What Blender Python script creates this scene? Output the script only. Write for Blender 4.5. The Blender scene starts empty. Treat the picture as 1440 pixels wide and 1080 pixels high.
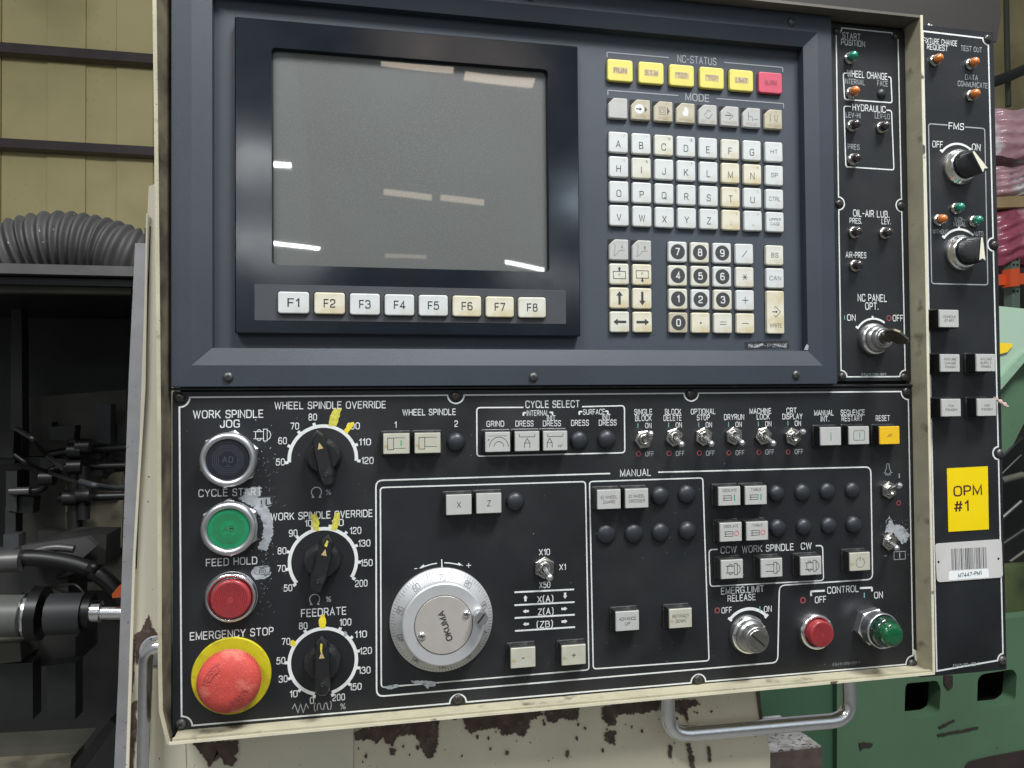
import bpy, math, random
import numpy as np
from mathutils import Vector, Matrix
random.seed(7)
C = bpy.context.scene.collection
PI = math.pi
MM = 0.001

# ------------------------------------------------------------------ camera
# The console face is the vertical plane Y = 0 (metres); the viewer stands at Y = -0.68.
FPX, DIST = 1081.0, 0.68
CR = np.array([[0.97956361, 0.0082979, -0.20096338],
               [-0.00415646, 0.99977039, 0.02102114],
               [0.20109167, -0.01975625, 0.97937318]])   # rows: camera right, down, forward in (x, -z, y)
def w3(v): return Vector((v[0], v[2], -v[1]))
cam_d = bpy.data.cameras.new('camera'); cam = bpy.data.objects.new('camera', cam_d); C.objects.link(cam)
right, down, fwd = w3(CR[0]), w3(CR[1]), w3(CR[2])
m = Matrix((right, -down, -fwd)).transposed().to_4x4()
m.translation = Vector((0, -DIST, 0)); cam.matrix_world = m
cam_d.sensor_width = 36; cam_d.lens = FPX / 1440 * 36; cam_d.clip_start = 0.02; cam_d.clip_end = 200
bpy.context.scene.camera = cam

# ------------------------------------------------------------------ light
W = bpy.data.worlds.new('World'); bpy.context.scene.world = W; W.use_nodes = True
W.node_tree.nodes['Background'].inputs[0].default_value = (0.93, 0.97, 1.0, 1)
W.node_tree.nodes['Background'].inputs[1].default_value = 0.24
vs = bpy.context.scene.view_settings
vs.view_transform = 'Standard'; vs.look = 'None'; vs.exposure = 0.0; vs.gamma = 1.0

def area(name, loc, target, sx, sy, power, col=(1, 1, 1)):
    l = bpy.data.lights.new(name, 'AREA'); l.shape = 'RECTANGLE'; l.size = sx; l.size_y = sy; l.energy = power; l.color = col
    o = bpy.data.objects.new(name, l); C.objects.link(o); o.location = loc
    o.rotation_euler = (Vector(target) - Vector(loc)).to_track_quat('-Z', 'Y').to_euler()
    return o
area('ceiling_luminaire', (0.9, -1.3, 2.5), (0, 0, 0), 1.0, 0.5, 125, (0.98, 0.99, 1.0))
area('ceiling_luminaire', (-1.6, -2.2, 2.9), (0, 0, 0), 1.6, 0.35, 95, (0.96, 0.98, 1.0))

# ------------------------------------------------------------------ survey helper
def ray(px, py):
    return CR.T @ np.array([px - 720.0, py - 540.0, FPX])
def P(px, py, h=0.0):
    """photo point -> (x, y) in millimetres on the console face, h mm proud of it"""
    d = ray(px, py); t = (DIST * 1000 - h) / d[2]
    return (d[0] * t, -d[1] * t)
def at(px, py, Y):
    """photo point -> world point (metres) on the vertical plane at depth Y"""
    d = ray(px, py); t = (DIST + Y) / d[2]
    return Vector((d[0] * t, Y, -d[1] * t))

# the hall's luminaires that the picture tube and the glossy surround mirror: each hangs in the hall behind the viewer,
# on the mirror ray of the spot where the glass shows it
def mirrored(ax, ay, bx, by, thick, L, col, dist=9.0):   # two ends of the lamp's long axis, thickness, radiance
    def m_(px, py):
        d = ray(px, py); t = DIST / d[2]; p = Vector((d[0] * t, 0, -d[1] * t)); v = Vector((d[0], -d[2], -d[1])).normalized()
        return p + v * dist
    a, b = m_(ax, ay), m_(bx, by); c = (a + b) / 2; n = (Vector((0, 0, 0)) - c).normalized(); u = (b - a).normalized(); v = n.cross(u).normalized()
    w = (b - a).length; h = thick / FPX * (dist + DIST)
    l = bpy.data.lights.new('hall_luminaire', 'AREA'); l.shape = 'RECTANGLE'; l.size = w; l.size_y = h; l.energy = L * w * h * PI; l.color = col
    o = bpy.data.objects.new('hall_luminaire', l); C.objects.link(o)
    o.matrix_world = Matrix.Translation(c) @ Matrix((u, v, n * -1)).transposed().to_4x4() @ Matrix.Identity(4)
    # an area lamp shines along its local -Z
    z = -n; o.matrix_world = Matrix.Translation(c) @ Matrix((u, z.cross(u).normalized(), z)).transposed().to_4x4()
warm, white = (1.0, 0.83, 0.66), (0.95, 0.98, 1.0)
for q in [(536, 274, 609, 283, 9, 5.5, warm), (622, 283, 688, 289, 9, 5.5, warm), (535, 70, 640, 82, 9, 8, warm), (656, 92, 757, 113, 12, 8, warm), (520, 38, 740, 58, 26, 2.0, warm), (540, 374, 600, 376, 6, 3, warm),
          (322, 226, 394, 232, 6, 110, white), (322, 330, 444, 358, 4, 110, white), (714, 377, 770, 381, 6, 36, white), (790, 276, 836, 282, 20, 24, (0.72, 0.87, 1.0)), (780, 396, 840, 400, 12, 10, white),
          # broad, dim bluish area lamps added for the sheen on plates and bezel
          (860, 170, 1560, 190, 520, 0.42, (0.72, 0.87, 1.0)), (60, 220, 420, 220, 620, 0.28, (0.78, 0.90, 1.0))]:
    mirrored(*q)

# ------------------------------------------------------------------ materials
MATS = {}
def mat(name, col, rough=0.5, metal=0.0, var=0.0, vscale=60, bump=0.0, bscale=900, col2=None, patch=None, spec=0.5,
        speck=None, rvar=0.0, coat=0.0, sub=0.0, emit=None, trans=0.0):
    """procedural material: base colour with slow variation, optional second-colour patches (scale, threshold, softness),
    optional fine specks (scale, threshold, colour) and fine bump"""
    m = bpy.data.materials.new(name); m.use_nodes = True; nt = m.node_tree; N = nt.nodes; L = nt.links
    b = N['Principled BSDF']; b.inputs['Roughness'].default_value = rough; b.inputs['Metallic'].default_value = metal
    b.inputs['Specular IOR Level'].default_value = spec
    if coat: b.inputs['Coat Weight'].default_value = coat; b.inputs['Coat Roughness'].default_value = 0.1
    if trans: b.inputs['Transmission Weight'].default_value = trans
    tc = N.new('ShaderNodeTexCoord')
    def noise(scale, detail=4):
        n = N.new('ShaderNodeTexNoise'); n.inputs['Scale'].default_value = scale; n.inputs['Detail'].default_value = detail
        L.new(tc.outputs['Object'], n.inputs['Vector']); return n
    def mix(fac, a, bcol):
        x = N.new('ShaderNodeMix'); x.data_type = 'RGBA'
        L.new(fac, x.inputs[0])
        if isinstance(a, tuple): x.inputs[6].default_value = (*a, 1)
        else: L.new(a, x.inputs[6])
        x.inputs[7].default_value = (*bcol, 1)
        return x.outputs[2]
    def ramp(src, lo, hi):
        r = N.new('ShaderNodeMapRange'); r.inputs[1].default_value = lo; r.inputs[2].default_value = hi
        L.new(src, r.inputs[0]); return r.outputs[0]
    c = tuple(col)
    if var:
        n = noise(vscale, 6)
        c = mix(ramp(n.outputs[0], 0.3, 0.75), tuple(min(1, k * (1 + var)) for k in col), tuple(k * (1 - var) for k in col))
    if col2 is not None:
        sc, th, so = patch
        n = noise(sc, 8)
        c = mix(ramp(n.outputs[0], th, th + so), c, col2)
    if speck is not None:
        sc, th, sc_col = speck
        n = noise(sc, 2)
        c = mix(ramp(n.outputs[0], th, th + 0.03), c, sc_col)
    if isinstance(c, tuple): b.inputs['Base Color'].default_value = (*c, 1)
    else: L.new(c, b.inputs['Base Color'])
    if rvar:
        n = noise(vscale * 0.7, 5)
        r = N.new('ShaderNodeMapRange'); r.inputs[1].default_value = 0.3; r.inputs[2].default_value = 0.7
        r.inputs[3].default_value = max(0.02, rough - rvar); r.inputs[4].default_value = min(1, rough + rvar)
        L.new(n.outputs[0], r.inputs[0]); L.new(r.outputs[0], b.inputs['Roughness'])
    if bump:
        n = noise(bscale, 3); bp = N.new('ShaderNodeBump'); bp.inputs['Strength'].default_value = bump
        bp.inputs['Distance'].default_value = 0.0006
        L.new(n.outputs[0], bp.inputs['Height']); L.new(bp.outputs[0], b.inputs['Normal'])
    if emit:
        b.inputs['Emission Color'].default_value = (*emit[:3], 1); b.inputs['Emission Strength'].default_value = emit[3]
    MATS[name] = m
    return m
plate_m = mat('black_plate', (0.0085, 0.0098, 0.0120), 0.46, var=0.4, vscale=14, bump=0.25, bscale=2200, speck=(900, 0.745, (0.05, 0.052, 0.055)), rvar=0.08, col2=(0.020, 0.021, 0.022), patch=(11, 0.50, 0.25))
bezel_m = mat('grey_bezel', (0.029, 0.037, 0.050), 0.52, var=0.15, vscale=9, bump=0.35, bscale=1800, rvar=0.05)
gloss_m = mat('glossy_bezel', (0.004, 0.007, 0.012), 0.13, var=0.3, vscale=30, bump=0.028, bscale=1300, rvar=0.03)
strip_m = mat('key_strip', (0.05, 0.053, 0.06), 0.5, var=0.12, vscale=20, bump=0.2, bscale=1800)
legend_m = mat('legend_print', (0.64, 0.65, 0.64), 0.6, var=0.15, vscale=120)
print_m = mat('white_print', (0.66, 0.68, 0.66), 0.6, var=0.08, vscale=200)
grey_print_m = mat('grey_print', (0.30, 0.32, 0.33), 0.6, var=0.1, vscale=200)
faint_print_m = mat('faint_print', (0.20, 0.22, 0.24), 0.6)
red_print_m = mat('red_print', (0.34, 0.07, 0.08), 0.6)
teal_print_m = mat('teal_print', (0.16, 0.36, 0.34), 0.6)
green_ink_m = mat('green_ink', (0.02, 0.30, 0.16), 0.6)
red_ink_m = mat('red_ink', (0.55, 0.06, 0.10), 0.6)
ink_m = mat('black_ink', (0.035, 0.035, 0.035), 0.6)
grey_ink_m = mat('grey_ink', (0.09, 0.09, 0.087), 0.6)
brown_ink_m = mat('brown_ink', (0.36, 0.28, 0.14), 0.6, var=0.3, vscale=300)
key_white = mat('key_white', (0.555, 0.57, 0.56), 0.45, var=0.07, vscale=60, col2=(0.50, 0.48, 0.40), patch=(75, 0.56, 0.2))
key_grime = mat('key_grimy', (0.58, 0.575, 0.50), 0.45, var=0.08, vscale=90, col2=(0.52, 0.47, 0.33), patch=(60, 0.50, 0.2))
key_yellow = mat('key_yellowed', (0.61, 0.58, 0.46), 0.45, var=0.06, vscale=90, col2=(0.53, 0.45, 0.27), patch=(55, 0.46, 0.2))
key_tan = mat('key_tan', (0.44, 0.40, 0.30), 0.5, var=0.1, vscale=90, col2=(0.34, 0.30, 0.20), patch=(60, 0.50, 0.2))
lens_w = mat('button_lens', (0.43, 0.43, 0.41), 0.4, var=0.06, vscale=80, col2=(0.42, 0.40, 0.34), patch=(120, 0.63, 0.1), coat=0.3)
lens_y = mat('button_lens_stained', (0.44, 0.43, 0.35), 0.45, var=0.1, vscale=80, col2=(0.36, 0.28, 0.14), patch=(110, 0.58, 0.1), coat=0.3)
reset_m = mat('yellow_lens', (0.72, 0.44, 0.01), 0.4, var=0.06, coat=0.3)
lamp_yellow = mat('status_yellow', (0.66, 0.58, 0.13), 0.5, var=0.05)
lamp_pink = mat('status_pink', (0.55, 0.08, 0.13), 0.5, var=0.05)
black_pl = mat('black_plastic', (0.011, 0.011, 0.012), 0.36, var=0.3, vscale=70, bump=0.3, bscale=1500, rvar=0.14, speck=(1300, 0.74, (0.08, 0.08, 0.08)), col2=(0.040, 0.040, 0.040), patch=(75, 0.56, 0.12))
dusty_pl = mat('dusty_plastic', (0.014, 0.014, 0.014), 0.55, var=0.4, vscale=90, speck=(1300, 0.70, (0.10, 0.10, 0.095)), bump=0.3, col2=(0.06, 0.06, 0.058), patch=(110, 0.56, 0.15))
plug_m = mat('plug_black', (0.018, 0.021, 0.026), 0.42, var=0.25, vscale=120, bump=0.2)
chrome = mat('chrome', (0.90, 0.90, 0.90), 0.20, 1.0, var=0.06, rvar=0.07, vscale=150, bump=0.05)
satin = mat('satin_aluminium', (0.66, 0.67, 0.68), 0.32, 0.95, var=0.08, vscale=60, rvar=0.06)
dial_m = mat('dial_aluminium', (0.56, 0.565, 0.57), 0.40, 0.45, var=0.06, vscale=50, bump=0.1)
name_m = mat('nameplate', (0.47, 0.435, 0.40), 0.42, 0.35, var=0.05, vscale=80)
lock_m = mat('lock_steel', (0.33, 0.33, 0.325), 0.34, 0.9, var=0.15, vscale=120, rvar=0.08)
nut_m = mat('nickel', (0.46, 0.445, 0.41), 0.28, 1.0, var=0.15, vscale=200, rvar=0.1)
screw_m = mat('black_screw', (0.055, 0.052, 0.048), 0.32, 0.5, var=0.5, vscale=400, rvar=0.12)
worn_screw = mat('worn_screw', (0.10, 0.10, 0.10), 0.35, 0.6, var=0.5, vscale=400, rvar=0.1)
slot_m = mat('slot_dark', (0.006, 0.006, 0.006), 0.8)
brass_m = mat('key_brass', (0.16, 0.145, 0.11), 0.42, 0.8, var=0.3, vscale=300)
cream = mat('cream_paint', (0.74, 0.69, 0.54), 0.5, var=0.07, vscale=12, bump=0.15, bscale=400, speck=(240, 0.735, (0.10, 0.06, 0.05)))
olive = mat('cream_dirty', (0.40, 0.37, 0.26), 0.55, var=0.16, vscale=30, bump=0.3, bscale=700, col2=(0.12, 0.10, 0.065), patch=(45, 0.60, 0.14), speck=(500, 0.70, (0.06, 0.045, 0.035)))
rust = mat('peeled_primer', (0.085, 0.055, 0.042), 0.65, var=0.5, vscale=90, bump=0.5, bscale=350, col2=(0.16, 0.13, 0.11), patch=(160, 0.60, 0.12))
galv = mat('galvanised', (0.42, 0.42, 0.43), 0.55, 0.2, var=0.12, vscale=40, bump=0.3, bscale=500, speck=(260, 0.70, (0.06, 0.06, 0.07)))
bare = mat('bare_metal', (0.36, 0.38, 0.40), 0.5, 0.2, var=0.25, vscale=160, col2=(0.20, 0.21, 0.22), patch=(210, 0.56, 0.08))
green_l = mat('green_lens', (0.01, 0.21, 0.085), 0.35, var=0.1, vscale=120, coat=0.2)
green_d = mat('dark_green_lens', (0.003, 0.030, 0.016), 0.15, var=0.2, vscale=90, coat=1.0)
green_c = mat('green_core', (0.004, 0.085, 0.028), 0.12, var=0.3, vscale=300, coat=1.0)
red_l = mat('red_lens', (0.30, 0.032, 0.036), 0.32, var=0.12, vscale=150, coat=0.3)
black_l = mat('black_lens', (0.012, 0.013, 0.018), 0.3, var=0.1)
estop_m = mat('faded_red', (0.47, 0.055, 0.042), 0.68, var=0.22, vscale=45, bump=0.5, bscale=700, col2=(0.66, 0.19, 0.14), patch=(50, 0.50, 0.2), speck=(1100, 0.68, (0.74, 0.36, 0.28)))
estop_y = mat('estop_yellow', (0.50, 0.43, 0.01), 0.5, var=0.1, vscale=60, col2=(0.32, 0.27, 0.02), patch=(90, 0.58, 0.15))
paint_y = mat('yellow_marker', (0.72, 0.58, 0.03), 0.5, var=0.2, vscale=400)
paint_dull = mat('dull_yellow_marker', (0.52, 0.48, 0.07), 0.5, var=0.3, vscale=400)
gold_m = mat('gold_arrow', (0.55, 0.42, 0.20), 0.4, 0.2, var=0.2, vscale=400)
ivory = mat('ivory_tape', (0.66, 0.64, 0.50), 0.5, var=0.06, vscale=200)
sticker_y = mat('sticker_yellow', (0.78, 0.58, 0.0), 0.4, var=0.03, vscale=40)
tag_m = mat('tag_aluminium', (0.58, 0.57, 0.55), 0.45, 0.1, var=0.04)
tag_w = mat('tag_label', (0.78, 0.80, 0.80), 0.5)
amber = mat('amber_lens', (0.60, 0.17, 0.03), 0.2, var=0.25, vscale=600, coat=0.8)
green_s = mat('green_small_lens', (0.01, 0.20, 0.12), 0.15, var=0.25, vscale=600, coat=0.8)
dark_s = mat('dark_small_lens', (0.035, 0.025, 0.028), 0.12, coat=1.0)

# ------------------------------------------------------------------ mesh helpers (millimetres, x right, y up, z toward the viewer)
class MB:
    def __init__(s): s.v = []; s.f = []; s.sm = []; s.cache = {}
    def copy(s): return s
    def add(s, v, f, smooth=False):
        n = len(s.v); s.v += [tuple(p) for p in v]; s.f += [tuple(n + i for i in q) for q in f]; s.sm += [smooth] * len(f); return s
    def loft(s, rings, cap0=False, cap1=True, smooth=False):
        k = len(rings[0]); v = [p for r in rings for p in r]; f = []
        for a in range(len(rings) - 1):
            for i in range(k):
                j = (i + 1) % k; f.append((a * k + i, a * k + j, (a + 1) * k + j, (a + 1) * k + i))
        s.add(v, f, smooth)
        if cap0: s.add(rings[0], [tuple(range(k))[::-1]])
        if cap1: s.add(rings[-1], [tuple(range(k))])
        return s
    def lathe(s, prof, n=32, cx=0, cy=0, smooth=True, cap0=False, cap1=True, a0=0.0):
        rs = [[(cx + r * math.cos(a0 + 2 * PI * i / n), cy + r * math.sin(a0 + 2 * PI * i / n), z) for i in range(n)] for r, z in prof]
        return s.loft(rs, cap0, cap1, smooth)
    def rbox(s, w, h, prof, r=1.0, cx=0, cy=0, seg=3, cap0=False):
        """rounded rectangle lofted along prof = [(z, inset)...]"""
        rs = []
        for z, ins in prof:
            W2, H2, rr = w / 2 - ins, h / 2 - ins, max(0.05, r - ins * 0.5); ring = []
            for qx, qy, b in ((1, 1, 0), (-1, 1, PI / 2), (-1, -1, PI), (1, -1, 1.5 * PI)):
                for k in range(seg + 1):
                    t = b + k * PI / 2 / seg
                    ring.append((cx + qx * (W2 - rr) + rr * math.cos(t), cy + qy * (H2 - rr) + rr * math.sin(t), z))
            rs.append(ring)
        return s.loft(rs, cap0, True)
    def box(s, x0, x1, y0, y1, z0, z1):
        v = [(x0, y0, z0), (x1, y0, z0), (x1, y1, z0), (x0, y1, z0), (x0, y0, z1), (x1, y0, z1), (x1, y1, z1), (x0, y1, z1)]
        return s.add(v, [(3, 2, 1, 0), (4, 5, 6, 7), (0, 1, 5, 4), (1, 2, 6, 5), (2, 3, 7, 6), (3, 0, 4, 7)])
    def prism(s, poly, z0, z1):
        k = len(poly); area2 = sum(poly[i][0] * poly[(i + 1) % k][1] - poly[(i + 1) % k][0] * poly[i][1] for i in range(k))
        if area2 < 0: poly = poly[::-1]
        s.loft([[(x, y, z0) for x, y in poly], [(x, y, z1) for x, y in poly]])
        return s
    def flat(s, poly, z):
        k = len(poly); area2 = sum(poly[i][0] * poly[(i + 1) % k][1] - poly[(i + 1) % k][0] * poly[i][1] for i in range(k))
        if area2 < 0: poly = poly[::-1]
        return s.add([(x, y, z) for x, y in poly], [tuple(range(k))])
    def stroke(s, pts, w, z=0.15, closed=False, w1=None):
        pts = [Vector(p[:2]) for p in pts]; n = len(pts); v = []
        for i, p in enumerate(pts):
            a = pts[(i - 1) % n] if (closed or i > 0) else None; b = pts[(i + 1) % n] if (closed or i < n - 1) else None
            d1 = (p - a).normalized() if a is not None else None; d2 = (b - p).normalized() if b is not None else None
            if d1 is None: d1 = d2
            if d2 is None: d2 = d1
            t = (d1 + d2); t = t.normalized() if t.length > 1e-6 else d1
            nn = Vector((-t.y, t.x)); c = max(0.4, nn.dot(Vector((-d1.y, d1.x))))
            ww = w if w1 is None else w + (w1 - w) * i / (n - 1)
            v += [(*(p + nn * ww / 2 / c), z), (*(p - nn * ww / 2 / c), z)]
        f = [(2 * i + 1, 2 * ((i + 1) % n) + 1, 2 * ((i + 1) % n), 2 * i) for i in range(n if closed else n - 1)]
        return s.add(v, f)
    def tube(s, pts, r, n=10, caps=True):
        pts = [Vector(p) for p in pts]; rings = []
        t = (pts[1] - pts[0]).normalized(); up = Vector((0, 0, 1)) if abs(t.z) < 0.9 else Vector((1, 0, 0))
        u = t.cross(up).normalized()
        for i, p in enumerate(pts):
            t = ((pts[min(i + 1, len(pts) - 1)] - pts[max(i - 1, 0)])).normalized()
            u = (u - t * u.dot(t)).normalized(); w = t.cross(u)
            rr = r[i] if isinstance(r, (list, tuple)) else r
            rings.append([tuple(p + (u * math.cos(2 * PI * k / n) + w * math.sin(2 * PI * k / n)) * rr) for k in range(n)])
        return s.loft(rings, caps, caps, True)
    def mesh(s, name):
        me = bpy.data.meshes.new(name)
        v = [(x * MM, y * MM, z * MM) for x, y, z in s.v] if not getattr(s, 'metres', False) else s.v
        me.from_pydata(v, [], s.f); me.polygons.foreach_set('use_smooth', s.sm); me.update(); return me
def arc(cx, cy, r, a0, a1, n=16):
    return [(cx + r * math.cos(math.radians(a0 + (a1 - a0) * i / n)), cy + r * math.sin(math.radians(a0 + (a1 - a0) * i / n))) for i in range(n + 1)]
def rounded(pts, r, closed=True, seg=4):
    out = []; n = len(pts)
    for i, p in enumerate(pts):
        p = Vector(p)
        if not closed and i in (0, n - 1): out.append(tuple(p)); continue
        a = Vector(pts[i - 1]); b = Vector(pts[(i + 1) % n])
        rr = min(r[i] if isinstance(r, list) else r, (a - p).length / 2, (b - p).length / 2)
        p1 = p + (a - p).normalized() * rr; p2 = p + (b - p).normalized() * rr
        for k in range(seg + 1):
            t = k / seg; out.append(tuple((1 - t) ** 2 * p1 + 2 * t * (1 - t) * p + t * t * p2))
    return out
def ragged(pts, amp, step, seed=1):
    rnd = random.Random(seed); out = []; n = len(pts)
    for i in range(n):
        a = Vector(pts[i]); b = Vector(pts[(i + 1) % n]); k = max(1, int((b - a).length / step))
        nn = Vector((-(b - a).y, (b - a).x)).normalized() if (b - a).length else Vector((0, 0))
        for j in range(k):
            p = a.lerp(b, (j + rnd.uniform(-0.25, 0.25) * (j > 0)) / k)
            out.append(tuple(p + nn * rnd.uniform(-amp, amp) * (0.4 if j == 0 else 1)))
    return out

def obj(name, me, m=None, parent=None, loc=(0, 0, 0), rz=0.0, label=None, kind=None):
    if isinstance(me, MB):
        if m not in me.cache: me.cache[m] = me.mesh(name)
        me = me.cache[m]
    if m is not None and not me.materials: me.materials.append(m)
    o = bpy.data.objects.new(name, me); C.objects.link(o)
    if parent is not None: o.parent = parent
    o.location = (loc[0] * MM, loc[1] * MM, loc[2] * MM) if parent is not None or True else loc
    if rz: o.rotation_euler = (0, 0, rz)
    if label: o['label'] = label
    if kind: o['kind'] = kind
    return o
def thing(name, label, cat, group=None, face=True):
    """an Empty; with face=True its local x, y, z are right, up, toward the viewer, like the console face"""
    o = bpy.data.objects.new(name, None); C.objects.link(o); o['label'] = label; o['category'] = cat
    if group: o['group'] = group
    if face: o.rotation_euler = (PI / 2, 0, 0)
    return o
def wobj(name, mb, m, parent=None, kind=None, label=None):
    """an object whose mesh is given in world metres"""
    mb.metres = True; me = mb.mesh(name)
    return obj(name, me, m, parent, (0, 0, 0), label=label, kind=kind)

# ------------------------------------------------------------------ lettering
# engraved single-stroke lettering on a 6-unit capital height; each stroke is (corner radius, closed, points)
GL = {
 'A': [(0, 0, '0,0 2.1,6 4.2,0'), (0, 0, '0.75,2 3.45,2')], 'B': [(1.5, 0, '0,3.15 3.8,3.15 3.8,0 0,0! 0,6! 3.5,6 3.5,3.15 0,3.15')],
 'C': [(1.7, 0, '4.1,4.3 3.9,6 0,6 0,0 3.9,0 4.1,1.7')], 'D': [(2.2, 1, '0,0! 0,6! 4.1,6 4.1,0')], 'E': [(0, 0, '3.5,6 0,6 0,0 3.6,0'), (0, 0, '0,3.1 3.1,3.1')],
 'F': [(0, 0, '3.4,6 0,6 0,0'), (0, 0, '0,3 3,3')], 'G': [(1.7, 0, '4.1,4.4 3.9,6 0,6 0,0 4.2,0 4.2,2.7'), (0, 0, '2.5,2.7 4.3,2.7')],
 'H': [(0, 0, '0,0 0,6'), (0, 0, '4,0 4,6'), (0, 0, '0,3.1 4,3.1')], 'I': [(0, 0, '0,0 0,6')], 'J': [(1.3, 0, '2.9,6 2.9,0 0,0 0,1.9')], 'K': [(0, 0, '0,0 0,6'), (0, 0, '3.8,6 0,2.2'), (0, 0, '1.3,3.5 4,0')],
 'L': [(0, 0, '0,6 0,0 3.3,0')], 'M': [(0, 0, '0,0 0,6 2.4,0.6 4.8,6 4.8,0')], 'N': [(0, 0, '0,0 0,6 4,0 4,6')], 'O': [(1.9, 1, '0,0 0,6 4.3,6 4.3,0')], 'P': [(1.5, 0, '0,0 0,6! 3.7,6 3.7,2.7 0,2.7')],
 'Q': [(1.9, 1, '0,0 0,6 4.3,6 4.3,0'), (0, 0, '2.6,1.6 4.5,-0.4')], 'R': [(1.4, 0, '0,0 0,6! 3.7,6 3.7,2.9 0,2.9'), (0, 0, '2.3,2.9 3.9,0')], 'S': [(1.5, 0, '3.7,4.6 3.5,6 0.2,6 0.1,3.2 3.8,3 3.8,0 0.1,0 0,1.6')],
 'T': [(0, 0, '0,6 4,6'), (0, 0, '2,6 2,0')], 'U': [(1.8, 0, '0,6 0,0 4,0 4,6')], 'V': [(0, 0, '0,6 2.1,0 4.2,6')], 'W': [(0, 0, '0,6 1.5,0 3,5.6 4.5,0 6,6')], 'X': [(0, 0, '0,6 4,0'), (0, 0, '0,0 4,6')],
 'Y': [(0, 0, '0,6 2.1,2.8 4.2,6'), (0, 0, '2.1,2.8 2.1,0')], 'Z': [(0, 0, '0,6 3.8,6 0,0 3.9,0')],
 '0': [(1.6, 1, '0,0 0,6 3.6,6 3.6,0')], '1': [(0, 0, '0.1,4.6 1.5,6 1.5,0')], '2': [(1.5, 0, '0.1,4.3 0.1,6 3.6,6 3.6,3.2 0.1,1.6 0,0'), (0, 0, '0,0.05 3.7,0.05')], '3': [(1.4, 0, '0.1,4.6 0.1,6 3.5,6 3.5,3.2 1.4,3.2'), (1.4, 0, '1.4,3.2 3.7,3.2 3.7,0 0,0 0,1.5')],
 '4': [(0, 0, '2.8,0 2.8,6 0,1.6 3.9,1.6')], '5': [(0, 0, '3.4,6 0.5,6 0.2,3'), (1.6, 0, '0.2,3 0.8,3.7 3.7,3.9 3.7,0 0,0 0,1.4')], '6': [(1.6, 0, '3.4,5.2 3,6 0,6 0,1.8'), (1.5, 1, '0,0 0,3.5 3.6,3.5 3.6,0')], '7': [(0, 0, '0,6 3.7,6 1.3,0')],
 '8': [(1.3, 1, '0.2,3.2 0.2,6 3.4,6 3.4,3.2'), (1.4, 1, '0,0 0,3.2 3.6,3.2 3.6,0')], '9': [(1.6, 0, '0.2,0.8 0.6,0 3.6,0 3.6,4.2'), (1.5, 1, '0,2.5 0,6 3.6,6 3.6,2.5')],
 '-': [(0, 0, '0,2.8 2.4,2.8')], '+': [(0, 0, '0,3 4,3'), (0, 0, '2,1 2,5')], '.': [(0, 0, '0,0.35 0.7,0.35')], ',': [(0, 0, '0.4,0.6 0,-0.8')], '/': [(0, 0, '0,0 2.6,6')], '(': [(1.6, 0, '1.3,7 0,5.5 0,0.5 1.3,-1')], ')': [(1.6, 0, '0,7 1.3,5.5 1.3,0.5 0,-1')],
 '%': [(0, 0, '0.4,0 4.4,6'), (0.8, 1, '0,3.6 0,6 1.7,6 1.7,3.6'), (0.8, 1, '3,0 3,2.4 4.7,2.4 4.7,0')], '#': [(0, 0, '1,0 1.9,6'), (0, 0, '2.9,0 3.8,6'), (0, 0, '0.2,1.9 4.2,1.9'), (0, 0, '0.5,4.1 4.5,4.1')],
 ';': [(0, 0, '0.4,0.6 0,-0.8'), (0, 0, '0,3 0.8,3')], ':': [(0, 0, '0,0.6 0.8,0.6'), (0, 0, '0,3 0.8,3')], '"': [(0, 0, '0,6 0,4'), (0, 0, '1.4,6 1.4,4')], "'": [(0, 0, '0,6 0,4')], '@': [(1.5, 1, '0,0 0,5 4,5 4,0'), (0, 0, '1.4,2.4 2.6,2.4')],
 '$': [(1.5, 0, '3.7,4.6 3.5,5.6 0.2,5.6 0.1,3.2 3.8,3 3.8,0.4 0.1,0.4 0,1.6'), (0, 0, '1.9,-0.6 1.9,6.6')], '&': [(1.2, 0, '4,0 0.6,4.6 1,6 2.6,6 2.4,4.2 0,2.4 0,0 2.6,0 4,2.4')], '?': [(1.3, 0, '0,4.6 0,6 3.2,6 3.2,3.4 1.6,2.8 1.6,1.6'), (0, 0, '1.2,0.2 2,0.2')],
 '*': [(0, 0, '0,3 3,3'), (0, 0, '0.7,4.4 2.3,1.6'), (0, 0, '0.7,1.6 2.3,4.4')], '^': [(0, 0, '0,4.5 1,6 2,4.5')], '[': [(0, 0, '1.2,7 0,7 0,-1 1.2,-1')], ']': [(0, 0, '0,7 1.2,7 1.2,-1 0,-1')], '!': [(0, 0, '0,6 0,2'), (0, 0, '-.3,.3 .4,.3')], '<': [(0, 0, '3,5.5 0,3 3,0.5')], '>': [(0, 0, '0,5.5 3,3 0,0.5')], '=': [(0, 0, '0,2 4,2'), (0, 0, '0,4 4,4')],
}
_tc = {}
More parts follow.
